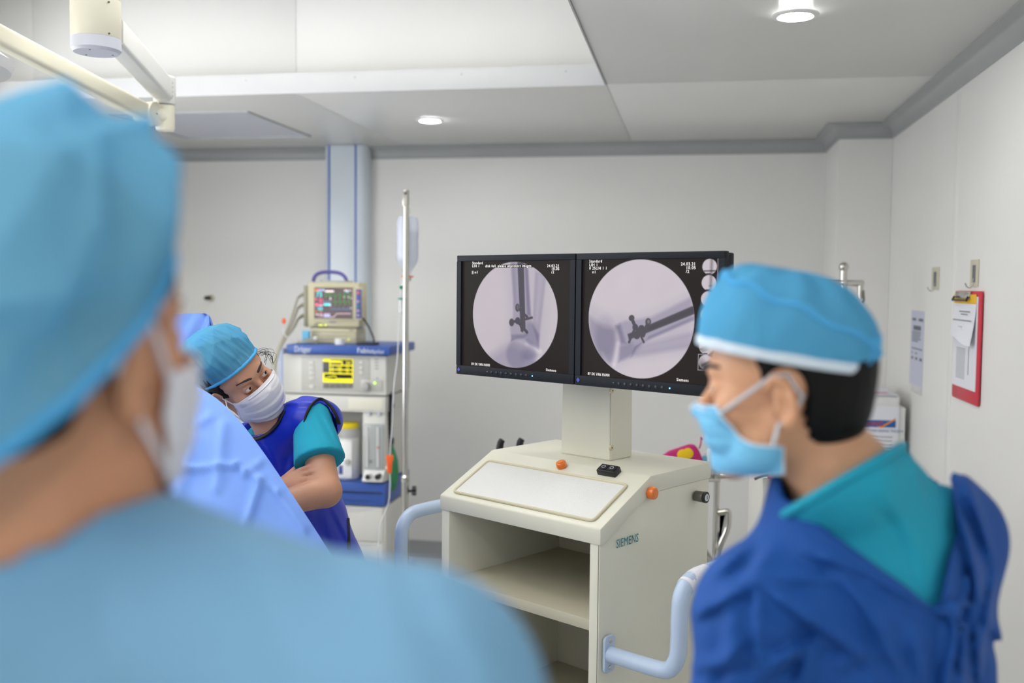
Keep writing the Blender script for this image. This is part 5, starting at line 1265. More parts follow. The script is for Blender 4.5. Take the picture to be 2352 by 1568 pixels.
# ================================================================== PEOPLE
def axis(lo, hi, h, fine=()):
    """grid coordinates from lo to hi, step h, finer inside the (a, b, h) ranges"""
    cuts = sorted(set([lo, hi] + [min(max(v, lo), hi) for a, b, _ in fine for v in (a, b)]))
    out = [lo]
    for a, b in zip(cuts[:-1], cuts[1:]):
        if b - a < 1e-6: continue
        m = (a + b) / 2; st = min([f[2] for f in fine if f[0] <= m <= f[1]] + [h])
        k = max(1, int(round((b - a) / st))); out += [a + (b - a) * i / k for i in range(1, k + 1)]
    return np.array(out)
def smin(a, b, k):
    if k <= 0: return np.minimum(a, b)
    h = np.maximum(np.float32(k) - np.abs(a - b), np.float32(0)); h *= h; h *= np.float32(.25 / k); return np.minimum(a, b) - h
class Vol:
    """a solid described by blended shapes on a grid, meshed into one continuous surface"""
    def __init__(s, xs, ys, zs):
        s.ax = [xs, ys, zs]; s.D = np.full((len(xs), len(ys), len(zs)), .5, np.float32)
    def sl(s, c, r):
        I = [(max(0, np.searchsorted(a, ci - r) - 1), min(len(a), np.searchsorted(a, ci + r) + 1)) for a, ci in zip(s.ax, c)]
        if any(b - a < 2 for a, b in I): return None, None
        S = tuple(slice(a, b) for a, b in I)
        P = np.empty(tuple(j - i for i, j in I) + (3,), np.float32)
        for d in range(3):
            sh = [1, 1, 1]; sh[d] = -1; P[..., d] = s.ax[d][I[d][0]:I[d][1]].reshape(sh)
        return S, P
    def op(s, fn, c, r, k=.01, mode='add'):
        S, P = s.sl(c, r + k + .012)
        if S is None: return
        d = fn(P)
        if mode == 'add': s.D[S] = smin(s.D[S], d, k)
        elif mode == 'sub': s.D[S] = -smin(-s.D[S], d, k)
        elif mode == 'int': s.D[S] = -smin(-s.D[S], -d, k)
    def near(s, fn, c, r, mode, k=.004, band=.04):
        """like op, but worked out only close to the surface"""
        S, P = s.sl(c, r)
        if S is None: return
        sub = s.D[S]; m = abs(sub) < band; d = fn(P[m]); cur = sub[m]
        sub[m] = cur + d if mode == 'disp' else -smin(-cur, d, k)
    def ell(s, c, r, Rm=None, k=.01, mode='add'):
        c = np.array(c, np.float32); r = np.array(r, np.float32)
        Rf = None if Rm is None else np.array(Rm, np.float32)
        def fn(P):
            q = P - c
            if Rf is not None: q = q @ Rf
            q /= r; k0 = np.sqrt(np.einsum('...i,...i', q, q)); q /= r; k1 = np.sqrt(np.einsum('...i,...i', q, q)) + np.float32(1e-6)
            return k0 * (k0 - np.float32(1)) / k1
        s.op(fn, c, float(r.max()), k, mode)
    def cone(s, a, b, ra, rb, k=.01, mode='add', flat=None):
        a = np.array(a, np.float32); b = np.array(b, np.float32); ba = b - a; L = np.float32(max(ba @ ba, 1e-9))
        def fn(P):
            e = P - a; t = e @ ba; t /= L; np.clip(t, 0, 1, out=t); e -= t[..., None] * ba
            if flat is not None:
                n_, f_ = flat; n_ = np.array(n_, np.float32); e = e + (e @ n_)[..., None] * n_ * np.float32(f_ - 1)
            return np.sqrt(np.einsum('...i,...i', e, e)) - (np.float32(ra) + np.float32(rb - ra) * t)
        s.op(fn, (a + b) / 2, np.linalg.norm(ba) / 2 + max(ra, rb), k, mode)
    def chain(s, pts, rs, k=.01):
        for a, b, ra, rb in zip(pts[:-1], pts[1:], rs[:-1], rs[1:]): s.cone(a, b, ra, rb, k)
    def mesh(s, name):
        D = s.D; S = D < 0
        n = [d - 1 for d in D.shape]
        cnt = np.zeros(n, np.int8)
        for i in (0, 1):
            for j in (0, 1):
                for k in (0, 1): cnt += S[i:n[0] + i, j:n[1] + j, k:n[2] + k]
        act = (cnt > 0) & (cnt < 8); ijk = np.argwhere(act)
        idx = np.full(n, -1, np.int64); idx[act] = np.arange(len(ijk))
        pos = np.zeros((len(ijk), 3)); num = np.zeros(len(ijk))
        cor = [(0, 0, 0), (1, 0, 0), (0, 1, 0), (1, 1, 0), (0, 0, 1), (1, 0, 1), (0, 1, 1), (1, 1, 1)]
        val = [D[ijk[:, 0] + a, ijk[:, 1] + b, ijk[:, 2] + c].astype(float) for a, b, c in cor]
        for p in range(8):
            for q in range(p + 1, 8):
                if sum(abs(x - y) for x, y in zip(cor[p], cor[q])) != 1: continue
                m = (val[p] < 0) != (val[q] < 0); t = np.where(m, val[p] / (val[p] - val[q] + 1e-12), 0)
                e = np.array(cor[p])[None] + t[:, None] * (np.array(cor[q]) - np.array(cor[p]))[None]
                pos += e * m[:, None]; num += m
        pos /= num[:, None]
        vv = np.stack([s.ax[d][ijk[:, d]] + pos[:, d] * (s.ax[d][ijk[:, d] + 1] - s.ax[d][ijk[:, d]]) for d in range(3)], -1)
        F = []
        for d in range(3):
            e1, e2 = (d + 1) % 3, (d + 2) % 3
            lo = [slice(None)] * 3; hi = [slice(None)] * 3; lo[d] = slice(0, -1); hi[d] = slice(1, None)
            cr = S[tuple(lo)] != S[tuple(hi)]
            E = np.argwhere(cr); E = E[(E[:, e1] > 0) & (E[:, e2] > 0) & (E[:, e1] < n[e1]) & (E[:, e2] < n[e2])]
            inside = S[E[:, 0], E[:, 1], E[:, 2]]
            def cell(o1, o2):
                q = E.copy(); q[:, e1] += o1; q[:, e2] += o2; return idx[q[:, 0], q[:, 1], q[:, 2]]
            Q = np.stack([cell(-1, -1), cell(0, -1), cell(0, 0), cell(-1, 0)], -1)
            Q[~inside] = Q[~inside][:, ::-1]; F.append(Q)
        F = np.concatenate(F); F = F[(F >= 0).all(1)]
        return mesh_np(name, vv, F)
def smooth_mesh(me, it=2, f=.5):
    bm = bmesh.new(); bm.from_mesh(me)
    for _ in range(it): bmesh.ops.smooth_vert(bm, verts=bm.verts, factor=f, use_axis_x=True, use_axis_y=True, use_axis_z=True)
    bm.to_mesh(me); bm.free(); return me
class Head:
    """head frame: x to the person's right, y forward, z up; sc = size"""
    def __init__(s, o, Rm, sc=1.0):
        s.o = np.array(o, float); s.R = np.array(Rm, float); s.sc = sc
        s.M = Matrix.Translation(V(o)) @ Matrix(Rm).to_4x4() @ Matrix.Diagonal((sc, sc, sc, 1))
    def w(s, p): return s.o + s.R @ (np.array(p, float) * s.sc)
    def fill(s, v, lids=True, ears=(1, -1), es=1.0):
        c = s.sc
        E = lambda p, r, Rm=None, kk=.012, mode='add': v.ell(s.w(p), np.array(r) * c, s.R if Rm is None else s.R @ Rm, kk * c, mode)
        C = lambda a, b, ra, rb, kk=.012, mode='add': v.cone(s.w(a), s.w(b), ra * c, rb * c, kk * c, mode)
        E((0, -.018, .036), (.074, .096, .080))                    # skull
        E((0, .020, .028), (.066, .070, .072), kk=.02)             # forehead
        E((0, .026, -.035), (.058, .056, .078), kk=.02)            # face
        for x in (1, -1):
            E((x * .043, .052, -.026), (.024, .026, .022), kk=.02)  # cheekbone
            C((x * .056, -.004, -.045), (x * .046, .022, -.080), .016, .018, .03)   # jaw angle
            C((x * .046, .022, -.080), (x * .012, .060, -.103), .018, .015, .025)
        E((0, .064, -.098), (.020, .017, .017), kk=.02)             # chin
        E((0, .066, -.066), (.026, .020, .026), kk=.02)             # mouth mound
        C((-.030, .078, .020), (.030, .078, .020), .011, .011, .014) # brow ridge
        for x in (1, -1): E((x * .033, .092, -.001), (.018, .013, .012), kk=.012, mode='sub')
        C((0, .080, .006), (0, .102, -.034), .0065, .0105, .010)     # nose
        for x in (1, -1): E((x * .012, .092, -.039), (.0085, .011, .0085), kk=.006)
        C((-.02, .082, -.062), (.02, .082, -.062), .005, .005, .006); C((-.017, .081, -.072), (.017, .081, -.072), .006, .006, .006)
        if lids:
            for x in (1, -1):
                E((x * .032, .0725, -.001), (.0155, .0150, .0135), kk=.004)
                Re = np.array(Matrix.Rotation(R(-7 * x), 3, 'Y'))
                E((x * .0325, .090, -.001), (.0135, .0145, .0043), Re, .0015, 'sub')
        for x in ears:
            T = np.array(Matrix.Rotation(R(-16), 3, 'X') @ Matrix.Rotation(R(22 * x), 3, 'Z'))
            e0 = np.array((x * .076, -.014, -.010))
            q = lambda a, b, c_: e0 + T @ np.array((a * x, b, c_)) * es
            E(q(.004, 0, 0), np.array((.0055, .0165, .029)) * es, T, .006)
            n = 11; rim = [q(.009, .004 - .0175 * math.sin(t), .001 + .029 * math.cos(t)) for t in np.linspace(-.9, 2.7, n)]
            for a, b in zip(rim[:-1], rim[1:]): C(a, b, .0042, .0042, .003)
            E(q(.009, .002, -.026), np.array((.0055, .009, .010)) * es, T, .006)    # lobe
            E(q(.0125, .0, -.003), np.array((.0065, .0085, .0125)) * es, T, .003, 'sub')
            E(q(.0115, -.004, .013), np.array((.004, .008, .009)) * es, T, .003, 'sub')
            C(q(.008, .012, -.004), q(.008, .011, -.012), .004, .0035, .004)   # tragus
def add_neck(v, H, base, r0=.050, r1=.056, k=.025):
    v.cone(H.w((0, -.028, -.050)), base, r0, r1, k)
def hand(v, wrist, d, nrm, side, L=.17, curl=.5, spread=1.0):
    """palm and five fingers; d: towards the fingertips, nrm: out of the back of the hand, side: towards the thumb"""
    wrist, d, nrm, side = [np.array(x, float) for x in (wrist, d, nrm, side)]
    k = L / .18
    pc = wrist + d * .048 * k
    Rm = np.stack([side, d, nrm], -1)
    v.ell(pc, np.array((.040, .050, .016)) * k, Rm, .008)
    v.cone(wrist - d * .01, wrist + d * .03, .024 * k, .026 * k, .01, flat=(nrm, 1.25))
    for i, (off, ln) in enumerate(((.028, .074), (.010, .082), (-.009, .076), (-.026, .060))):
        p = wrist + d * (.088 - .006 * abs(i - 1.2)) * k + side * off * k
        dd = d + side * (off * 3.0 * spread); dd = dd / np.linalg.norm(dd); a = 0.0; r = .0095 * k
        for j, fr in enumerate((.45, .32, .23)):
            a += curl * (.6 + .3 * j)
            q = p + (dd * math.cos(a) - nrm * math.sin(a)) * ln * fr * k
            v.cone(p, q, r, r * .93, .003); p = q; r *= .93
    p = wrist + d * .022 * k + side * .028 * k - nrm * .006 * k
    for ln, aa, r in ((.042, .75, .0125), (.032, .45, .0105), (.026, .25, .0092)):
        dd = d * math.cos(aa) + side * math.sin(aa) - nrm * .35; dd /= np.linalg.norm(dd)
        q = p + dd * ln * k; v.cone(p, q, r * k, r * k * .93, .004); p = q
def legs(v, hipL, hipR, footL, footR, fwd, r=.075):
    fwd = np.array(fwd, float)
    for h, f in ((hipL, footL), (hipR, footR)):
        h = np.array(h, float); f = np.array(f, float); kn = (h + f) / 2 + fwd * .03; kn[2] = f[2] + (h[2] - f[2]) * .52
        v.cone(h, kn, r, r * .66, .04); v.cone(kn, f + np.array((0, 0, .09)), r * .66, r * .42, .03)
def shoes(parent, feet, fwd):
    for f in feet:
        fx = V(fwd).normalized(); M = frame(V(f), V((fx.y, -fx.x, 0)), fx)
        s_ = MB(M); s_.ball((0, .06, .042), .05, 20, (.95, 2.6, .84)); bm_ = s_.bm
        for v_ in bm_.verts:
            pass
        o = s_.build('shoe', 'clog', parent, ang=180)
        for v_ in o.data.vertices:
            zz = v_.co.z + worg(parent).z
            if zz < .012: v_.co.z = .012 - worg(parent).z
        MB(M).box((0, .06, .007), (.088, .25, .012), .005).build('sole', 'black_rubber', o)
def polycut(pts, Y, ymax):
    """region behind a picture outline at distance Y, only nearer than ymax"""
    Q = np.array([(p.x, p.z) for p in [at(a, b, Y) for a, b in pts]])
    def fn(P):
        k = Y / P[..., 1]; X = P[..., 0] * k; Z = CAMZ + (P[..., 2] - CAMZ) * k
        D = np.full(X.shape, 9.0, np.float32); ins = np.zeros(X.shape, bool)
        for (ax_, az_), (bx_, bz_) in zip(Q, np.roll(Q, -1, 0)):
            dx, dz = bx_ - ax_, bz_ - az_; t = np.clip(((X - ax_) * dx + (Z - az_) * dz) / (dx * dx + dz * dz), 0, 1)
            D = np.minimum(D, np.hypot(X - ax_ - t * dx, Z - az_ - t * dz))
            cr = (az_ > Z) != (bz_ > Z); xi = ax_ + (Z - az_) / (bz_ - az_ + 1e-9) * dx; ins ^= cr & (X < xi)
        return np.maximum(np.where(ins, -D, D), P[..., 1] - ymax)
    return fn
def cap_surface(fn, nu=120, nv=40): return [[fn(2 * math.pi * j / nu, i / (nv - 1)) for j in range(nu)] for i in range(nv)]
def bouffant(H, m, parent, cen, nrm, rx, ry, hgt, tilt_x, pleats, amp, seed, puff=1.12, lean=(0, 0), crum=1.0):
    """gathered cap: rim ring in a tilted plane, pleated dome"""
    rnd = random.Random(seed); ph = [rnd.uniform(0, 6.28) for _ in range(8)]
    T = H.M @ Matrix.Translation(cen) @ Matrix.Rotation(tilt_x, 4, 'X')
    def fn(th, f):
        rho = (math.cos(f * math.pi / 2) ** .62) if f < 1 else 0
        z = hgt * math.sin(f * math.pi / 2) ** .9
        bul = 1 + (puff - 1) * math.sin(min(1, f * 2.2) * math.pi / 2)
        rd_ = lambda a: 1 - 1.9 * abs(math.sin(a / 2)) ** .7
        pl = amp * (1 - f) ** .9 * min(1, .25 + f * 8) * (rd_(pleats * th + ph[0] + 1.6 * math.sin(3 * th + ph[1]) + 3 * f) + .55 * rd_(pleats * 1.7 * th + ph[2] - 4 * f))
        lump = crum * (.07 * math.sin(3 * th + ph[3] + 5 * f) + .05 * math.sin(5 * th + ph[4] - 6 * f) + .045 * rd_(4 * th + ph[5] + 13 * f) + .035 * rd_(7 * th + ph[7] - 17 * f)) * math.sin(f * math.pi) 
        k = rho * bul * (1 + pl + lump)
        return V((rx * k * math.cos(th) + lean[0] * f, ry * k * math.sin(th) + lean[1] * f, z * (1 + .04 * math.sin(4 * th + ph[6]) * (1 - f))))
    mbx = MB(T); mbx.grid(cap_surface(fn, 200, 48), closed=True)
    c = mbx.build('bouffant_cap', m, parent, ang=180)
    b = MB(T); b.tube([fn(2 * math.pi * j / 120, 0.0) * 1.0 for j in range(121)], .0045, 8, rr=None)
    b.build('elastic_hem', 'cap_seam', c, ang=180)
    return c
def mask_mesh(H, C, Bc, xs, m, parent, name='face_mask', pleats=3, dep=.0035, trimm=None, nv=40, nu=28, body=None, gap=.004):
    """C: centre line (y, z) from top to bottom, Bc: side edge (y, z), xs: half width at each"""
    def interp(L, f):
        f *= len(L) - 1; i = min(int(f), len(L) - 2); t = f - i
        return [a + (b - a) * t for a, b in zip(L[i], L[i + 1])]
    bvh = BVHTree.FromObject(body, bpy.context.evaluated_depsgraph_get()) if body is not None else None
    ob = worg(body) if body is not None else None
    def fn(a, f):
        p = raw(a, f)
        if bvh is None: return p
        c0 = V((0, .015, p.z)); d = (p - c0).normalized(); far = H.M @ (c0 + d * .2); cw = H.M @ c0
        dw = (cw - far).normalized(); h_ = bvh.ray_cast(far - ob, dw)
        if h_[0] is None: return p
        lim = (h_[0] + ob - cw).length / H.sc + gap
        L_ = (p - c0).length
        return c0 + d * max(L_, lim) if lim < .13 else p
    def raw(a, f):
        cy, cz = interp(C, f); by, bz = interp(Bc, f); hx = interp([(x,) for x in xs], f)[0]
        u_ = abs(a); s_ = math.sin(u_ * math.pi / 2); c_ = math.cos(u_ * math.pi / 2)
        y = by + (cy - by) * c_ ** .85; z = bz + (cz - bz) * c_ ** .9
        stp = (f * (pleats + 1)) % 1.0
        off = dep * (1 - stp) * min(1, (1 - u_) * 5 + .15) if .12 < f < .92 else 0
        return V((math.copysign(hx * s_, a), y + off, z - off * .3))
    rows = [[fn(-1 + 2 * j / (2 * nu), i / (nv - 1)) for j in range(2 * nu + 1)] for i in range(nv)]
    mk = MB(H.M).grid(rows).build(name, m, parent, ang=180)
    sol = mk.modifiers.new('thick', 'SOLIDIFY'); sol.thickness = .0012; sol.offset = 0
    for f in (0.0, 1.0): MB(H.M).tube([fn(-1 + 2 * j / 40, f) for j in range(41)], .0012 / H.sc, 6).build('binding', trimm or m, mk, ang=180)
    for s_ in (-1, 1): MB(H.M).tube([fn(s_, i / 16) for i in range(17)], .0018 / H.sc, 6).build('side_seam', trimm or m, mk, ang=180)
    MB(H.M).tube([fn(-.55 + 1.1 * j / 20, .07) + V((0, .002, 0)) for j in range(21)], .0016 / H.sc, 6).build('nose_wire', trimm or m, mk, ang=180)
    return mk, fn
def eyes(H, parent, gaze):
    for x in (1, -1):
        c = V((x * .032, .0735, -.001)); e = MB(H.M).ball(c, .0118, 24).build('eye', 'eye_white', parent, ang=180)
        g = (V((0, 1, 0)) + V(gaze)).normalized()
        MB(H.M).ball(c + g * .0056, .0072, 16, (1, 1, 1)).build('iris', 'iris', e, ang=180)
def brow(H, me_body, parent, pts, r):
    bvh = BVHTree.FromObject(me_body, bpy.context.evaluated_depsgraph_get())
    o = worg(me_body); out = []
    for x, z in pts:
        p = V(H.w((x, .16, z))); d = V(H.R @ np.array((0, -1, 0)))
        hit = bvh.ray_cast(p - o, d)
        if hit[0] is not None: out.append(hit[0] + o + hit[1] * .0002)
    if len(out) > 2: MB().tube(out, r, 8, rr=lambda f: r * (.35 + .9 * math.sin(min(1, f * 1.15 + .18) * 2.9) ** .8 if f < .99 else .2), smooth=1, flat=.55).build('eyebrow', 'brow', parent, ang=180)

# ------------------------------------------------------------------ surgeon on the right
hd = at(1793, 888, 1.22); fwdh = V((-math.cos(R(20)), math.sin(R(20)), -.02)).normalized()
rth = V((fwdh.y, -fwdh.x, 0)).normalized(); uph = rth.cross(fwdh)
HR = Head(hd, [[rth[i], fwdh[i], uph[i]] for i in range(3)], .945)
tcx, tcy = .437, 1.25; bf = V((-.5, .866, 0)); br = V((.866, .5, 0))
def tb_(x, y, z): p = V((tcx, tcy, 0)) + br * x + bf * y; return np.array((p.x, p.y, z))
pr = thing('person', 'surgeon in profile wearing pillbox cap, blue mask and dark blue gown, right side', 'person', (tcx, tcy, 0))
fx = (hd.x - .17, hd.x + .17); fy = (hd.y - .15, hd.y + .15); fz = (hd.z - .14, hd.z + .15)
def body_vol(lo, hi, h, hc=None, hh=.0022, extra=()):
    F = [[], [], []]
    if hc is not None:
        for d in range(3): F[d].append((hc[d] - .14, hc[d] + .14, hh))
    for c, r, hs in extra:
        for d in range(3): F[d].append((c[d] - r, c[d] + r, hs))
    return Vol(*[axis(lo[d], hi[d], h, F[d]) for d in range(3)])
nb = np.array(at(1930, 1095, 1.21))
SHL, SHR = tb_(-.160, .0, 1.262), tb_(.170, .0, 1.315)
ELL, ELR = tb_(-.185, .02, 1.03), tb_(.225, .02, 1.04)
WRL, WRR = tb_(-.04, .21, .98), tb_(.08, .22, .98)
v = body_vol((.02, .9, 0.02), (.85, 1.62, 1.70), .0065, hd, .0024, [(WRL + np.array((.03, .05, 0)), .10, .004), (WRR, .10, .004)])
HR.fill(v, lids=True)
add_neck(v, HR, nb, .050, .058); v.cone(nb, tb_(0, -.01, 1.30), .055, .06, .03)
v.cone(SHL, SHR, .040, .040, .03); v.ell(tb_(0, 0, 1.17), (.14, .085, .18), np.stack([br, bf, UP], -1), .04); v.ell(tb_(0, 0, .95), (.145, .10, .18), np.stack([br, bf, UP], -1), .04)
for a, b, c in ((SHL, ELL, WRL), (SHR, ELR, WRR)): v.cone(a, b, .040, .036, .02); v.cone(b, c, .036, .026, .01)
dL = (WRR - WRL) / np.linalg.norm(WRR - WRL)
hand(v, WRL, np.array(bf * .5 + br * .8), np.array(UP), np.array(bf * .8 - br * .5), .175, .25)
hand(v, WRR, np.array(bf * .5 - br * .8), np.array(UP), np.array(bf * .8 + br * .5), .175, .25)
F1, F2 = tb_(-.10, 0, 0), tb_(.10, 0.02, 0)
legs(v, tb_(-.085, 0, .86), tb_(.085, 0, .86), F1, F2, bf)
bodyR = finish('body', smooth_mesh(v.mesh('body'), 1), 'skin_man', pr, ang=180)
eyes(HR, pr, (-.2, 0, -.05))
for x in (1, -1): brow(HR, bodyR, pr, [(x * (.012 + .009 * i), .021 + .008 * math.sin(i / 4 * 2.2)) for i in range(5)], .0066)
# cap: pillbox with white hem band and a seam
def L3(px, py, x=0.0):
    """picture point -> head-frame (y, z) on the plane x = const of the head frame"""
    n_ = V(HR.R @ np.array((1, 0, 0))); p0 = V(HR.w((x, 0, 0))); p = atp(px, py, p0, n_)
    q = (np.array(p) - HR.o) @ HR.R / HR.sc; return (q[1], q[2])
f0, b0_ = L3(1612, 778), L3(2000, 846)
cy = (f0[0] + b0_[0]) / 2; cz = (f0[1] + b0_[1]) / 2; ln = math.hypot(f0[0] - b0_[0], f0[1] - b0_[1]); tl = math.atan2(f0[1] - b0_[1], f0[0] - b0_[0])
CM = HR.M @ Matrix.Translation((0, cy, cz)) @ Matrix.Rotation(tl, 4, 'X')
# hair
v = Vol(*[axis(hd[d] - .15, hd[d] + .15, .0026) for d in range(3)])
c = HR.sc
v.ell(HR.w((0, -.020, .036)), np.array((.079, .101, .084)) * c, HR.R, 0); v.ell(HR.w((0, -.045, -.012)), np.array((.070, .070, .076)) * c, HR.R, .02 * c)
def hair_cut(P):
    q = ((P - HR.o) @ HR.R) / c
    x, y, z = q[..., 0], q[..., 1], q[..., 2]
    wob = .003 * np.sin(z * 420) + .002 * np.sin(x * 500 + y * 380)
    face = np.minimum(y - (.034 + .10 * np.clip(z - .03, 0, 1)) - wob, -(z - .090))       # hairline at the temples
    side = np.minimum(np.maximum(y + .022 + wob - .35 * np.clip(-z - .0, 0, 1), .034 - z), np.maximum(y - .030, .012 - z) )
    # keep hair: above the ear, or behind the ear down to the nape
    keep_above = z - .018 - .25 * np.clip(y, 0, 1) + wob; keep_back = np.minimum(-(y + .034) + wob + .25 * (z + .03), z + .068 + .3 * (y + .1))
    burn = np.minimum(np.minimum(-(y - .022), y + .004), z + .022)
    keep = np.maximum(np.maximum(keep_above, keep_back), burn)
    ear = 1 - np.sqrt(((abs(x) - .082) / .035) ** 2 + ((y + .012) / .029) ** 2 + ((z + .008) / .040) ** 2)
    keep = np.minimum(keep, -ear * .03)
    capz = (P - np.array(CM.translation)) @ np.array(CM.to_3x3().col[2]) / c
    return -np.minimum(keep, -face) * c + .014 * np.clip((capz + .004) / .016, 0, 1)
v.op(hair_cut, HR.o, .2, .004, 'int')
finish('hair', smooth_mesh(v.mesh('hair'), 1), 'hair_black', pr, ang=180)
hgt = .108; ry_ = ln / 2 + .005; rx_ = .090
def capf(th, f):
    cs, sn = math.cos(th), math.sin(th); fr = .5 + .5 * sn
    k = math.cos(f * math.pi / 2) ** (.72 - .30 * fr) if f < 1 else 0
    k *= 1 + .05 * math.sin(min(1, f * 2) * math.pi) * (1 - .6 * fr)
    z = hgt * math.sin(f * math.pi / 2) ** (.95 + .1 * fr) * (1 + .06 * (fr - .5) * math.sin(f * math.pi))
    wr = .012 * math.sin(7 * th + 6 * f) * math.sin(f * 3.1) + .009 * math.sin(13 * th - 9 * f) * math.sin(f * 3.1) + .006 * math.sin(23 * th + 4) * max(0, 1 - f * 3)
    return V((rx_ * k * (1 + wr) * cs, ry_ * k * (1 + wr) * sn + .006 * f, z + .004 * math.sin(9 * th + 3) * math.sin(f * 3.1)))
def seamf(th): return .10 + .50 * (.5 + .5 * math.sin(th)) ** .6
mb_ = MB(CM); mb_.grid(cap_surface(capf, 140, 44), closed=True)
capR = mb_.build('surgical_cap', 'cap_cloth', pr, ang=180)
MB(CM).tube([capf(2 * math.pi * j / 96, seamf(2 * math.pi * j / 96)) * 1.003 for j in range(97)], .0042, 8).build('top_seam', 'cap_seam', capR, ang=180)
hem = []
for i in range(5): hem.append([V((capf(2 * math.pi * j / 120, 0).x * (1.004 + .012 * math.sin(i / 4 * 3.14)), capf(2 * math.pi * j / 120, 0).y * (1.004 + .012 * math.sin(i / 4 * 3.14)), -.006 + .014 * i / 4)) for j in range(120)])
MB(CM).grid(hem, closed=True).build('hem_band', 'mask_trim', capR, ang=180, label='white hem band')
# gathered back flap
bk = -math.pi / 2
MB(CM).grid([[capf(bk + (-.5 + j / 14) * .9, .03 + .22 * i / 10) * (1.012 + .006 * math.sin(j * 2.1)) for j in range(15)] for i in range(11)]).build('back_gather', 'cap_seam', capR, ang=180)
# mask
side_x = .058
C_ = [L3(1612, 926), L3(1612, 950), L3(1617, 985), L3(1630, 1020), L3(1655, 1052), L3(1715, 1080)]
B_ = [L3(1668, 932, -side_x), L3(1682, 960, -side_x), L3(1700, 1000, -side_x), L3(1740, 1018, -side_x), L3(1798, 1022, -side_x), L3(1800, 1088, -side_x)]
xs = [.050, .053, .056, .060, .062, .058]
mkR, mf = mask_mesh(HR, C_, B_, xs, 'mask_blue', pr, trimm='mask_trim', pleats=3, dep=.004, body=bodyR)
for sgn in (-1, 1):
    e1 = V((sgn * .080, -.002, .014)); e2 = V((sgn * .080, -.012, -.040))
    e1 = V((sgn * .079, .004, .020)); e2 = V((sgn * .079, -.004, -.040))
    MB(HR.M).tube([mf(sgn, .12), mf(sgn, .12).lerp(e1, .5) + V((sgn * .006, 0, 0)), e1, e1 + V((sgn * -.006, -.018, .002)), V((sgn * .070, -.032, -.005)), V((sgn * .069, -.022, -.030)), e2, mf(sgn, .72).lerp(e2, .4) + V((sgn * .004, 0, 0)), mf(sgn, .72)], .0036, 8, flat=.6).build('ear_loop', 'mask_trim', mkR, ang=180)
# scrub top and gown
TRP = np.array(at(2035, 1112, 1.28))
BX = np.stack([np.array(br), np.array(bf), np.array(UP)], -1)
def torso(v, o, k=.05):
    v.cone(TRP, SHR, .040 + o, .052 + o, k); v.cone(TRP, nb - np.array((0, 0, .02)), .040 + o, .05 + o, k)
    v.ell(tb_(0, 0, 1.19), (.165 + o, .108 + o, .20 + o), BX, k); v.ell(tb_(0, -.03, 1.25), (.15 + o, .085 + o, .13 + o), BX, k)
    v.cone(SHL, SHR, .055 + o, .055 + o, k); v.cone(tb_(0, -.01, 1.34), nb - np.array((0, 0, .02)), .078 + o, .062 + o, k)
    v.cone(SHL, nb - np.array((0, 0, .072)), .046 + o, .042 + o, k); v.cone(SHR, nb - np.array((0, 0, .035)), .050 + o, .045 + o, k)
v = Vol(axis(.05, .85, .005), axis(.95, 1.55, .005), axis(.85, 1.5, .005))
torso(v, -.005); v.cone(at(1872, 1120, 1.165), at(1945, 1105, 1.165), .042, .046, .03); v.cone(at(1945, 1105, 1.165), at(2020, 1090, 1.215), .046, .044, .03); v.ell(tb_(0, 0, .98), (.14, .095, .18), BX, .05); v.cone(SHL, (SHL + ELL) / 2, .044, .042, .03); v.cone(SHR, (SHR + ELR) / 2, .052, .050, .03)
# round neckline cut
nL, nM, nR = [np.array(q) for q in (at(1836, 1150, 1.14), at(1938, 1090, 1.11), at(2062, 1022, 1.30))]
axn = np.cross(nM - nL, nR - nL); axn /= np.linalg.norm(axn); axn = axn if axn[2] > 0 else -axn
ncol = (nL + nM + nR) / 3
v.op(lambda P: -((P - ncol) @ axn), ncol, .30, .003, 'sub')
def folds(v, segs, Y, cen, rad, soft=1.0):
    S_ = [(at(a[0], a[1], Y), at(b[0], b[1], Y), w_, d_) for a, b, w_, d_ in segs]
    def fn(P):
        k = Y / P[..., 1]; X = P[..., 0] * k; Z = CAMZ + (P[..., 2] - CAMZ) * k; out = np.zeros(X.shape)
        for A_, B_, w_, d_ in S_:
            dx, dz = B_.x - A_.x, B_.z - A_.z; L_ = dx * dx + dz * dz
            t = ((X - A_.x) * dx + (Z - A_.z) * dz) / L_; tc_ = np.clip(t, 0, 1)
            sg_ = ((X - A_.x) * -dz + (Z - A_.z) * dx) / math.sqrt(L_)
            dd = np.hypot(X - A_.x - tc_ * dx, Z - A_.z - tc_ * dz)
            env = np.exp(-(dd / w_) ** 2) * np.clip(1.3 - abs(t - .5) * 1.6, 0, 1)
            out += -d_ * env * np.where(sg_ > 0, 1, -.8) * np.clip(abs(sg_) / (w_ * .3), 0, 1)
        return out
    v.near(fn, cen, rad, 'disp', band=.03)
ctr = tb_(0, 0, 1.2)
folds(v, [((2050, 1180), (2120, 1340), .02, .004), ((2000, 1120), (2080, 1230), .015, .003), ((1950, 1110), (1860, 1160), .012, .003)], 1.14, ctr, .5)
scR = finish('scrub_top', smooth_mesh(v.mesh('scrub'), 1), 'scrub_teal', pr, ang=180)
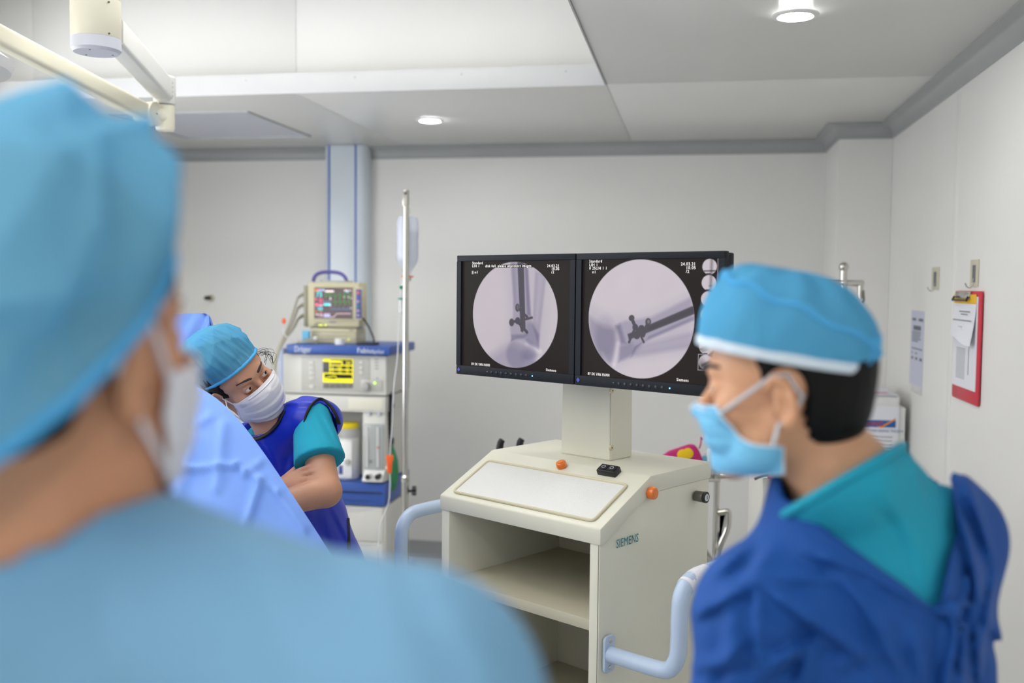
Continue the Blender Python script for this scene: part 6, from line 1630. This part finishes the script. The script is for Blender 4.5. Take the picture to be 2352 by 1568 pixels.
# collar band along the neckline
bv = BVHTree.FromObject(scR, bpy.context.evaluated_depsgraph_get()); ow = worg(scR)
u1 = np.cross(axn, (0, 1, 0)); u1 /= np.linalg.norm(u1); u2 = np.cross(axn, u1)
cc = nb - axn * ((nb - ncol) @ axn) - axn * .005; rad_ = []
for j in range(72):
    d = u1 * math.cos(2 * math.pi * j / 72) + u2 * math.sin(2 * math.pi * j / 72)
    h_ = bv.ray_cast(V(cc + d * .3) - ow, V(-d)); rad_.append((h_[0] + ow - V(cc)).length if h_[0] is not None else .075)
rad_ = np.array(rad_); rad_ = np.median([np.roll(rad_, i) for i in range(-4, 5)], 0); rad_ = np.mean([np.roll(rad_, i) for i in range(-3, 4)], 0) + .001
MB().tube([V(cc + (u1 * math.cos(2 * math.pi * j / 72) + u2 * math.sin(2 * math.pi * j / 72)) * rad_[j % 72]) for j in range(73)], .0065, 8, smooth=1).build('collar_band', 'scrub_teal', scR, ang=180)
# gown
v = Vol(axis(-.02, .95, .0055), axis(.85, 1.66, .0055), axis(.30, 1.5, .0065))
torso(v, .012); v.ell(tb_(0, -.01, .98), (.185, .135, .22), BX, .06); v.cone(tb_(0, 0, .95), tb_(0, .01, .42), .165, .215, .06)
for a, b, c_ in ((SHL, ELL, WRL), (SHR, ELR, WRR)):
    v.cone(a, b, .066, .066, .03); v.cone(b, c_ + (b - c_) * .1, .068, .045, .03)
# open at the back: V-shaped gap showing the scrub top
vp = [at(*p, 1.12) for p in ((1822, 1152), (1900, 1215), (2000, 1290), (2075, 1345), (2128, 1392), (2146, 1404), (2158, 1380), (2172, 1320), (2185, 1250), (2184, 1180), (2170, 1110), (2138, 1045), (2108, 1000), (2070, 910), (1900, 880), (1780, 1000), (1800, 1140))]
VP = np.array([(p.x, p.z) for p in vp])
def vcut(P):
    k = 1.12 / P[..., 1]; X = P[..., 0] * k; Z = CAMZ + (P[..., 2] - CAMZ) * k
    D = np.full(X.shape, 9.0); ins = np.zeros(X.shape, bool)
    for (ax_, az_), (bx_, bz_) in zip(VP, np.roll(VP, -1, 0)):
        dx, dz = bx_ - ax_, bz_ - az_; t = np.clip(((X - ax_) * dx + (Z - az_) * dz) / (dx * dx + dz * dz), 0, 1)
        D = np.minimum(D, np.hypot(X - ax_ - t * dx, Z - az_ - t * dz))
        cr = (az_ > Z) != (bz_ > Z); xi = ax_ + (Z - az_) / (bz_ - az_ + 1e-9) * dx; ins ^= cr & (X < xi)
    D = np.where(ins, -D, D)
    # only the back half: in front of the chest the gown stays closed
    back = (P - tb_(0, .03, 0)) @ np.array(bf)
    return np.maximum(D, back)
v.near(vcut, ctr, .45, 'sub', .004, .2)
v.op(lambda P: np.maximum(np.linalg.norm((P - nb)[..., :2], axis=-1) - .074, nb[2] - .05 - P[..., 2]), nb, .2, .008, 'sub')
K7 = 2.761; g7 = lambda x, y: (1540 + x / K7, 1000 + y / K7)
fo = [((200, 1150), (520, 970), .016, .008), ((515, 960), (525, 1460), .014, .007), ((700, 1090), (1200, 1420), .022, .011), ((930, 1280), (650, 1400), .016, .008), ((900, 1290), (780, 1560), .018, .007), ((560, 930), (1020, 940), .014, .005), ((560, 960), (720, 1080), .014, .006), ((620, 700), (450, 900), .02, .005),
      ((850, 760), (1200, 880), .015, .006), ((1000, 830), (1300, 1250), .018, .006), ((1200, 880), (1640, 1130), .014, .005), ((180, 1500), (520, 1430), .014, .006), ((260, 1560), (500, 1300), .016, .006), ((1250, 1180), (1450, 1560), .02, .007), ((600, 1560), (900, 1320), .02, .007), ((1050, 1500), (1250, 1400), .016, .006),
      ((1760, 200), (1900, 520), .014, .006), ((1850, 260), (2020, 800), .014, .007), ((1800, 420), (1960, 1100), .014, .006), ((1900, 900), (1940, 1560), .014, .007), ((2030, 900), (1960, 1300), .014, .006), ((1860, 1150), (1820, 1560), .012, .006), ((2000, 1200), (2120, 1360), .014, .006), ((1740, 1100), (1700, 1560), .012, .005), ((300, 900), (480, 760), .018, .005),
      ((1500, 1250), (1560, 1560), .02, .006), ((330, 1050), (350, 1560), .02, .005)]
folds(v, [(g7(*a), g7(*b), w_ * .85, d_ * 1.6) for a, b, w_, d_ in fo], 1.12, tb_(0, 0, 1.15), .7)
gnR = finish('gown', smooth_mesh(v.mesh('gown'), 1), 'gown_blue', pr, ang=180)
# tie at the foot of the gap
def bk_(px, py, lift=.006):
    bvg = BK
    o = V((0, 0, CAMZ)); d = ray(px, py).normalized(); h_ = bvg.ray_cast(o - worg(gnR), d)
    return (h_[0] + worg(gnR) - d * lift) if h_[0] is not None else at(px, py, 1.1)
BK = BVHTree.FromObject(gnR, bpy.context.evaluated_depsgraph_get())
ribbon = lambda pts, w_=.009: MB().tube([bk_(*p) for p in pts], w_, 10, smooth=2, flat=.35).build('tie', 'gown_tie', gnR, ang=180)
ribbon([(2148, 1402), (2165, 1400), (2178, 1412), (2186, 1440), (2180, 1490), (2168, 1540), (2160, 1600)], .010)
ribbon([(2190, 1395), (2215, 1380), (2225, 1395), (2222, 1425), (2205, 1440), (2190, 1420), (2188, 1400)], .008)
ribbon([(2150, 1400), (2180, 1392), (2200, 1388), (2215, 1350), (2213, 1325)], .006)
MB().ball(bk_(2184, 1400, .008), .012, 12, (1, .7, .9)).build('knot', 'gown_tie', gnR, ang=180)
# trousers
v = Vol(axis(.1, .8, .009), axis(.95, 1.55, .009), axis(.05, .95, .012))
legs(v, tb_(-.085, 0, .86), tb_(.085, 0, .86), F1, F2, bf, .092); finish('trousers', smooth_mesh(v.mesh('tr'), 1), 'trouser', pr, ang=180)
shoes(pr, (tb_(-.10, 0, 0), tb_(.10, .02, 0)), bf)

# ------------------------------------------------------------------ woman leaning behind the drape
RW = Matrix.Rotation(R(14.4), 3, 'Z') @ Matrix.Rotation(R(-33), 3, 'Y') @ Matrix.Rotation(R(20), 3, 'X') @ Matrix.Rotation(R(28), 3, 'Z') @ Matrix(((-1, 0, 0), (0, -1, 0), (0, 0, 1)))
YW = 2.62
em_ = at(590, 875, YW); scw = .97
ow_ = em_ - RW @ V((0, .084, 0)) * scw
HW = Head(ow_, [list(r_) for r_ in RW], scw)
A3 = lambda px, py, Y: np.array(at(px, py, Y))
nbw = A3(640, 985, 2.73)
sL, sR = A3(716, 962, 2.70), A3(520, 1045, 2.84)          # her left shoulder is the one in view
chest, waist, hip = A3(640, 1080, 2.80), A3(692, 1200, 2.82), A3(722, 1320, 2.82)
eL, wL = A3(748, 1128, 2.57), A3(590, 1172, 2.46)
eR, wR = A3(530, 1170, 2.66), A3(638, 1122, 2.60)
pw = thing('person', 'woman in blue lead apron and white mask leaning with folded arms behind the drape', 'person', (hip[0], hip[1], 0))
Fw1, Fw2 = np.array((hip[0] - .09, hip[1] + .02, 0)), np.array((hip[0] + .07, hip[1] + .03, 0))
v = body_vol((-1.05, 2.30, .02), (-.22, 3.0, 1.56), .0065, HW.o, .0019, [(wR + np.array((.05, 0, 0)), .09, .0035)])
HW.fill(v, lids=True)
add_neck(v, HW, nbw, .044, .050)
v.cone(nbw, chest, .050, .075, .04); v.cone(sL, sR, .034, .034, .03); v.cone(chest, waist, .105, .095, .05); v.cone(waist, hip, .095, .115, .05)
v.cone(sL, eL, .040, .040, .02); v.cone(eL, wL, .041, .027, .012); v.cone(sR, eR, .045, .039, .02); v.cone(eR, wR, .039, .028, .012)
dR = (wR - eR) / np.linalg.norm(wR - eR); upn = np.array((-.05, -.75, .65)); upn -= dR * (upn @ dR); upn /= np.linalg.norm(upn)
hand(v, wR, dR, upn, np.cross(upn, dR), .160, .30)
dL_ = (wL - eL) / np.linalg.norm(wL - eL); un = np.array((0, -.8, .6)); un -= dL_ * (un @ dL_); un /= np.linalg.norm(un)
hand(v, wL, dL_, un, -np.cross(un, dL_), .165, .3)
legs(v, hip + np.array((-.06, 0, -.05)), hip + np.array((.08, 0, -.05)), Fw1, Fw2, (0, -1, 0), .08)
bodyW = finish('body', smooth_mesh(v.mesh('body'), 1), 'skin_woman', pw, ang=180)
eyes(HW, pw, (-.42, 0, .02))
for x in (1, -1): brow(HW, bodyW, pw, [(x * (.012 + .0095 * i), .0215 + .007 * math.sin(i / 4 * 2.3)) for i in range(5)], .0042)
# hair under the cap: dark mass, temples, loose strands
v = Vol(*[axis(HW.o[d] - .15, HW.o[d] + .15, .0026) for d in range(3)]); c = HW.sc
v.ell(HW.w((0, -.020, .038)), np.array((.085, .106, .090)) * c, HW.R, 0); v.ell(HW.w((0, -.075, .035)), np.array((.055, .05, .055)) * c, HW.R, .02)
def hair_w(P):
    q = ((P - HW.o) @ HW.R) / c; x, y, z = q[..., 0], q[..., 1], q[..., 2]
    wob = .003 * np.sin(x * 300 + z * 250)
    keep = np.maximum(z - .022 - .9 * np.clip(y - .01, 0, 1) + wob, np.minimum(-(y + .03), z + .06))
    keep = np.maximum(keep, np.minimum(np.minimum(.026 + wob - y, y + .012), z + .012))
    fore = .062 - .55 * (abs(x) / .08) ** 2 * .04
    front = np.minimum(y - .048, fore + .012 - z)
    return -np.minimum(keep, -front) * c
v.op(hair_w, HW.o, .2, .004, 'int')
hw = finish('hair', smooth_mesh(v.mesh('hair'), 1), 'hair_black', pw, ang=180)
rnd = random.Random(4)
for i in range(12):
    s0 = V((-.074 + rnd.uniform(-.004, .004), .030 + rnd.uniform(-.014, .014), .034 + rnd.uniform(-.012, .01)))
    w1 = V((-.014 - rnd.uniform(0, .012), rnd.uniform(-.012, .012), -.004)); w2 = V((-.012 - rnd.uniform(0, .014), rnd.uniform(-.012, .012), -.026 - rnd.uniform(0, .014)))
    MB(HW.M).tube([s0, s0 + w1, s0 + w1 * 1.2 + w2 * .6, s0 + w2 + V((.004, rnd.uniform(-.01, .01), -.012))], .0005, 5, smooth=2).build('hair_strand', 'hair_black', hw, ang=180)
# cap
Tc = HW.M
capW = bouffant(HW, 'cap_veil', pw, (0, -.010, .040), None, .083, .104, .128, R(13), 20, .050, 3, puff=1.20, lean=(.012, -.028))
# mask
C_ = [(.104, -.010), (.112, -.030), (.110, -.055), (.104, -.080), (.092, -.104), (.070, -.122)]
B_ = [(.030, -.026), (.028, -.040), (.026, -.055), (.024, -.068), (.022, -.080), (.022, -.092)]
mkW, mfw = mask_mesh(HW, C_, B_, [.070, .070, .069, .068, .066, .062], 'mask_white', pw, pleats=3, dep=.004, body=bodyW, gap=.0045)
for sgn in (-1, 1):
    MB(HW.M).tube([mfw(sgn, .05), V((sgn * .080, .008, .004)), V((sgn * .083, -.004, .018)), V((sgn * .086, -.026, .010)), V((sgn * .086, -.034, -.012)), V((sgn * .083, -.024, -.036)), V((sgn * .079, -.004, -.052)), mfw(sgn, .92)], .0016, 8, smooth=2).build('ear_loop', 'mask_white', mkW, ang=180)
er = MB(HW.M).box((.089, -.010, -.043), (.003, .009, .013), .001).build('earring', 'steel', pw, label='small silver earring')
# scrub top (sleeve in view)
dirx = (hip - chest) / np.linalg.norm(hip - chest)
v = Vol(axis(-1.05, -.22, .0055), axis(2.40, 3.0, .0055), axis(.72, 1.40, .0055))
v.cone(sL, sR, .047, .047, .04); v.cone(chest, waist, .115, .105, .05); v.cone(waist, hip, .105, .12, .05); v.cone(nbw + (chest - nbw) * .25, chest, .060, .10, .04)
dsl0 = (eL - sL) / np.linalg.norm(eL - sL); slv = sL + (eL - sL) * .62; v.cone(sL, slv, .050, .070, .02); v.cone(sR, sR + (eR - sR) * .6, .058, .07, .02)
dsl = (eL - sL) / np.linalg.norm(eL - sL)
v.op(lambda P: np.maximum((slv - P) @ dsl * -1 * -1 if False else -((P - (slv - dsl * .004)) @ dsl), np.linalg.norm(P - slv, axis=-1) - .12), slv, .12, .003, 'sub')
v.op(lambda P: np.linalg.norm(np.cross(P - nbw, (nbw - np.array(HW.w((0, -.028, -.05)))) / np.linalg.norm(nbw - np.array(HW.w((0, -.028, -.05))))), axis=-1) - .058 + .4 * np.clip((P - nbw) @ dirx - .02, 0, 1), nbw, .12, .006, 'sub')
folds(v, [((735, 945), (775, 1020), .010, .004), ((722, 960), (745, 1010), .008, .003), ((780, 960), (792, 1030), .010, .003)], 2.6, sL, .3)
scW = finish('scrub_top', smooth_mesh(v.mesh('scrub'), 1), 'scrub_teal', pw, ang=180)
# lead apron with black binding
v = Vol(axis(-1.05, -.15, .006), axis(2.40, 3.08, .006), axis(.45, 1.42, .006))
v.cone(sL - (sL - sR) * .05, sR, .068, .064, .04); v.cone(chest, waist, .130, .120, .05); v.cone(waist, hip, .120, .135, .05); v.cone(hip, hip + np.array((.0, .01, -.42)), .138, .16, .05)
v.cone(nbw + (chest - nbw) * .25, chest, .070, .112, .04); v.ell(sL + np.array((.018, .03, -.01)), (.062, .075, .060), None, .02)
# armhole, where the sleeve leaves, and the neck opening
v.near(polycut([(697, 1085), (696, 1030), (701, 985), (712, 946), (733, 923), (752, 934), (766, 956), (773, 975), (772, 995), (800, 1020), (860, 1060), (820, 1100), (740, 1110)], 2.66, sL[1] + .035), sL, .35, 'sub', .003, .2)
v.cone(sR + np.array((-.03, -.03, 0)), sR + (eR - sR) * .8 + np.array((-.03, -.04, 0)), .06, .075, .006, 'sub')
nax = (np.array(HW.w((0, -.02, -.07))) - nbw); nax /= np.linalg.norm(nax)
v.near(polycut([(662, 880), (656, 912), (648, 938), (634, 966), (612, 988), (588, 1000), (566, 996), (548, 978), (536, 952), (520, 900), (580, 840), (640, 850)], 2.66, nbw[1] + .03), nbw, .25, 'sub', .003, .2)
folds(v, [((640, 930), (740, 930), .014, .004), ((690, 990), (660, 1080), .016, .005), ((600, 1010), (640, 1080), .016, .005), ((760, 1170), (800, 1250), .012, .005), ((740, 1180), (760, 1260), .014, .004), ((650, 900), (700, 915), .010, .003)], 2.6, chest, .5)
apW = finish('lead_apron', smooth_mesh(v.mesh('apron'), 1), 'apron_blue', pw, ang=180)
BA = BVHTree.FromObject(apW, bpy.context.evaluated_depsgraph_get()); oa = worg(apW)
def onap(px, py, lift=.003):
    o = V((0, 0, CAMZ)); d = ray(px, py).normalized(); h_ = BA.ray_cast(o - oa, d)
    return (h_[0] + oa - d * lift) if h_[0] is not None else None
def bind(pts, r_=.008):
    q = [onap(*p) for p in pts]; q = [p for p in q if p is not None and p.y < 2.9]
    if len(q) > 2: MB().tube(q, r_, 8, smooth=2, flat=.5).build('binding', 'apron_trim', apW, ang=180)
def edge_binding(me_o, test, r_):
    pass
bind([(667, 893), (661, 917), (653, 943), (639, 972), (615, 997), (588, 1009), (562, 1004), (543, 985), (531, 957)], .0075)
bind([(692, 1070), (690, 1030), (695, 985), (706, 942), (722, 922), (735, 915), (757, 930), (771, 953), (778, 974), (778, 996)], .0075)
bind([(799, 1190), (800, 1215), (801, 1240), (802, 1262)], .005)
# black collar round the throat
v = Vol(axis(nbw[0] - .14, nbw[0] + .14, .004), axis(nbw[1] - .14, nbw[1] + .14, .004), axis(nbw[2] - .12, nbw[2] + .16, .004))
v.cone(nbw - nax * .010, nbw + nax * .030, .060, .054, 0); v.cone(nbw + nax * .02, nbw + nax * .07, .046, .046, .004, 'sub')
finish('throat_collar', smooth_mesh(v.mesh('collar'), 1), 'apron_trim', apW, ang=180)
# trousers, shoes
v = Vol(axis(-.85, -.1, .009), axis(2.5, 3.05, .009), axis(.05, .95, .012))
legs(v, hip + np.array((-.06, 0, -.05)), hip + np.array((.08, 0, -.05)), Fw1, Fw2, (0, -1, 0), .095)
finish('trousers', smooth_mesh(v.mesh('tr'), 1), 'trouser', pw, ang=180)
shoes(pw, (Fw1, Fw2), (0, -1, 0))

# ------------------------------------------------------------------ surgeon in the left foreground, seen from behind
a_ = R(20); fl_ = V((math.sin(a_), math.cos(a_), -.05)).normalized(); rl_ = V((fl_.y, -fl_.x, 0)).normalized(); ul_ = rl_.cross(fl_)
ho = V((-.316, .683, 1.612))
HLh = Head(ho, [[rl_[i], fl_[i], ul_[i]] for i in range(3)], 1.0)
bl_f = V((.35, .94, 0)).normalized(); bl_r = V((bl_f.y, -bl_f.x, 0))
lcx, lcy = -.285, .67
def lb_(x, y, z): p = V((lcx, lcy, 0)) + bl_r * x + bl_f * y; return np.array((p.x, p.y, z))
pl2 = thing('person', 'surgeon in pale blue gown and bouffant cap seen from behind in the left foreground', 'person', (lcx, lcy, 0))
BL = np.stack([np.array(bl_r), np.array(bl_f), np.array(UP)], -1)
nbl = np.array((-.312, .665, 1.475))
lSH, rSH = lb_(-.22, 0, 1.41), lb_(.245, -.01, 1.400)
lE, rE = lb_(-.27, .03, 1.13), lb_(.315, .02, 1.14)
lW, rW = lb_(-.12, .24, 1.10), lb_(.12, .24, 1.08)
v = body_vol((-.80, .42, .02), (.15, 1.10, 1.80), .007, ho, .0028, [(lW, .1, .005), (rW, .1, .005)])
HLh.fill(v, lids=True, es=1.25); add_neck(v, HLh, nbl, .054, .062); v.cone(nbl, lb_(0, 0, 1.40), .064, .09, .04)
v.cone(lSH, rSH, .055, .055, .04); v.ell(lb_(0, 0, 1.28), (.16, .10, .20), BL, .04); v.ell(lb_(0, 0, 1.02), (.15, .105, .2), BL, .04)
for a, b, c_ in ((lSH, lE, lW), (rSH, rE, rW)): v.cone(a, b, .05, .042, .02); v.cone(b, c_, .042, .028, .01)
hand(v, lW, np.array(bl_f * .6 + bl_r * .75), np.array(UP), np.array(bl_f * .75 - bl_r * .6), .18, .3); hand(v, rW, np.array(bl_f * .6 - bl_r * .75), np.array(UP), np.array(bl_f * .75 + bl_r * .6), .18, .3)
FL1, FL2 = lb_(-.11, 0, 0), lb_(.11, .02, 0)
legs(v, lb_(-.09, 0, .9), lb_(.09, 0, .9), FL1, FL2, bl_f, .078)
bodyL = finish('body', smooth_mesh(v.mesh('body'), 1), 'skin_front', pl2, ang=180)
eyes(HLh, pl2, (.1, 0, 0))
for x in (1, -1): brow(HLh, bodyL, pl2, [(x * (.012 + .009 * i), .022 + .007 * math.sin(i / 4 * 2.2)) for i in range(5)], .0045)
v = Vol(*[axis(HLh.o[d] - .15, HLh.o[d] + .15, .004) for d in range(3)])
v.ell(HLh.w((0, -.022, .036)), (.086, .107, .090), HLh.R, 0); v.ell(HLh.w((0, -.05, -.015)), (.070, .070, .075), HLh.R, .02)
def hair_l(P):
    q = (P - HLh.o) @ HLh.R; x, y, z = q[..., 0], q[..., 1], q[..., 2]
    keep = np.maximum(z - .018 - .5 * np.clip(y - .01, 0, 1), np.minimum(-(y + .036), z + .075))
    keep = np.maximum(keep, np.minimum(np.minimum(.022 - y, y + .006), z + .022))
    return -np.minimum(keep, .075 - y - np.clip(.09 - z, 0, 1) * .45)
v.op(hair_l, HLh.o, .2, .004, 'int'); finish('hair', smooth_mesh(v.mesh('hair'), 1), 'hair_black', pl2, ang=180)
bouffant(HLh, 'cap_front', pl2, (0, -.044, -.006), None, .098, .146, .120, R(40), 16, .035, 9, puff=1.18, lean=(0, .060), crum=1.8)
C_ = [(.106, -.008), (.114, -.030), (.112, -.055), (.106, -.082), (.094, -.106), (.070, -.124)]
B_ = [(.034, -.024), (.032, -.040), (.030, -.055), (.028, -.070), (.026, -.084), (.026, -.098)]
mkL, mfl = mask_mesh(HLh, C_, B_, [.072, .072, .071, .070, .068, .064], 'mask_white', pl2, pleats=3, dep=.004, body=bodyL, gap=.006)
for sgn in (-1, 1):
    MB(HLh.M).tube([mfl(sgn, .05), V((sgn * .080, .008, .004)), V((sgn * .083, -.004, .018)), V((sgn * .086, -.026, .010)), V((sgn * .086, -.034, -.012)), V((sgn * .083, -.024, -.036)), V((sgn * .079, -.004, -.052)), mfl(sgn, .92)], .0026, 8, smooth=2).build('ear_loop', 'mask_white', mkL, ang=180)
# gown
v = Vol(axis(-.90, .28, .0075), axis(.36, 1.14, .0075), axis(.30, 1.56, .009))
v.ell(lb_(0, 0, 1.25), (.19, .135, .22), BL, .06); v.cone(lSH, rSH, .068, .068, .05); v.cone(nbl - np.array((0, 0, .025)), lSH, .066, .060, .05); v.cone(nbl - np.array((0, 0, .020)), rSH, .070, .064, .05)
v.ell(lb_(0, 0, 1.0), (.19, .145, .25), BL, .06); v.cone(lb_(0, 0, 1.0), lb_(0, .01, .42), .17, .225, .06)
for a, b, c_ in ((lSH, lE, lW), (rSH, rE, rW)): v.cone(a, b, .072, .070, .03); v.cone(b, c_ + (b - c_) * .1, .068, .045, .03)
v.op(lambda P: np.maximum(np.linalg.norm((P - nbl)[..., :2], axis=-1) - .074, nbl[2] - .03 - P[..., 2]), nbl, .2, .01, 'sub')
folds(v, [((560, 1250), (640, 1560), .016, .006), ((800, 1290), (900, 1560), .018, .007), ((960, 1330), (1100, 1560), .014, .006), ((200, 1250), (230, 1560), .02, .006)], .55, lb_(0, 0, 1.3), .6)
gl = finish('gown', smooth_mesh(v.mesh('gown'), 1), 'gown_light', pl2, ang=180)
v = Vol(axis(-.75, .1, .009), axis(.4, 1.0, .009), axis(.05, .98, .012))
legs(v, lb_(-.09, 0, .9), lb_(.09, 0, .9), FL1, FL2, bl_f, .095); finish('trousers', smooth_mesh(v.mesh('tr'), 1), 'trouser', pl2, ang=180)
shoes(pl2, (FL1, FL2), bl_f)
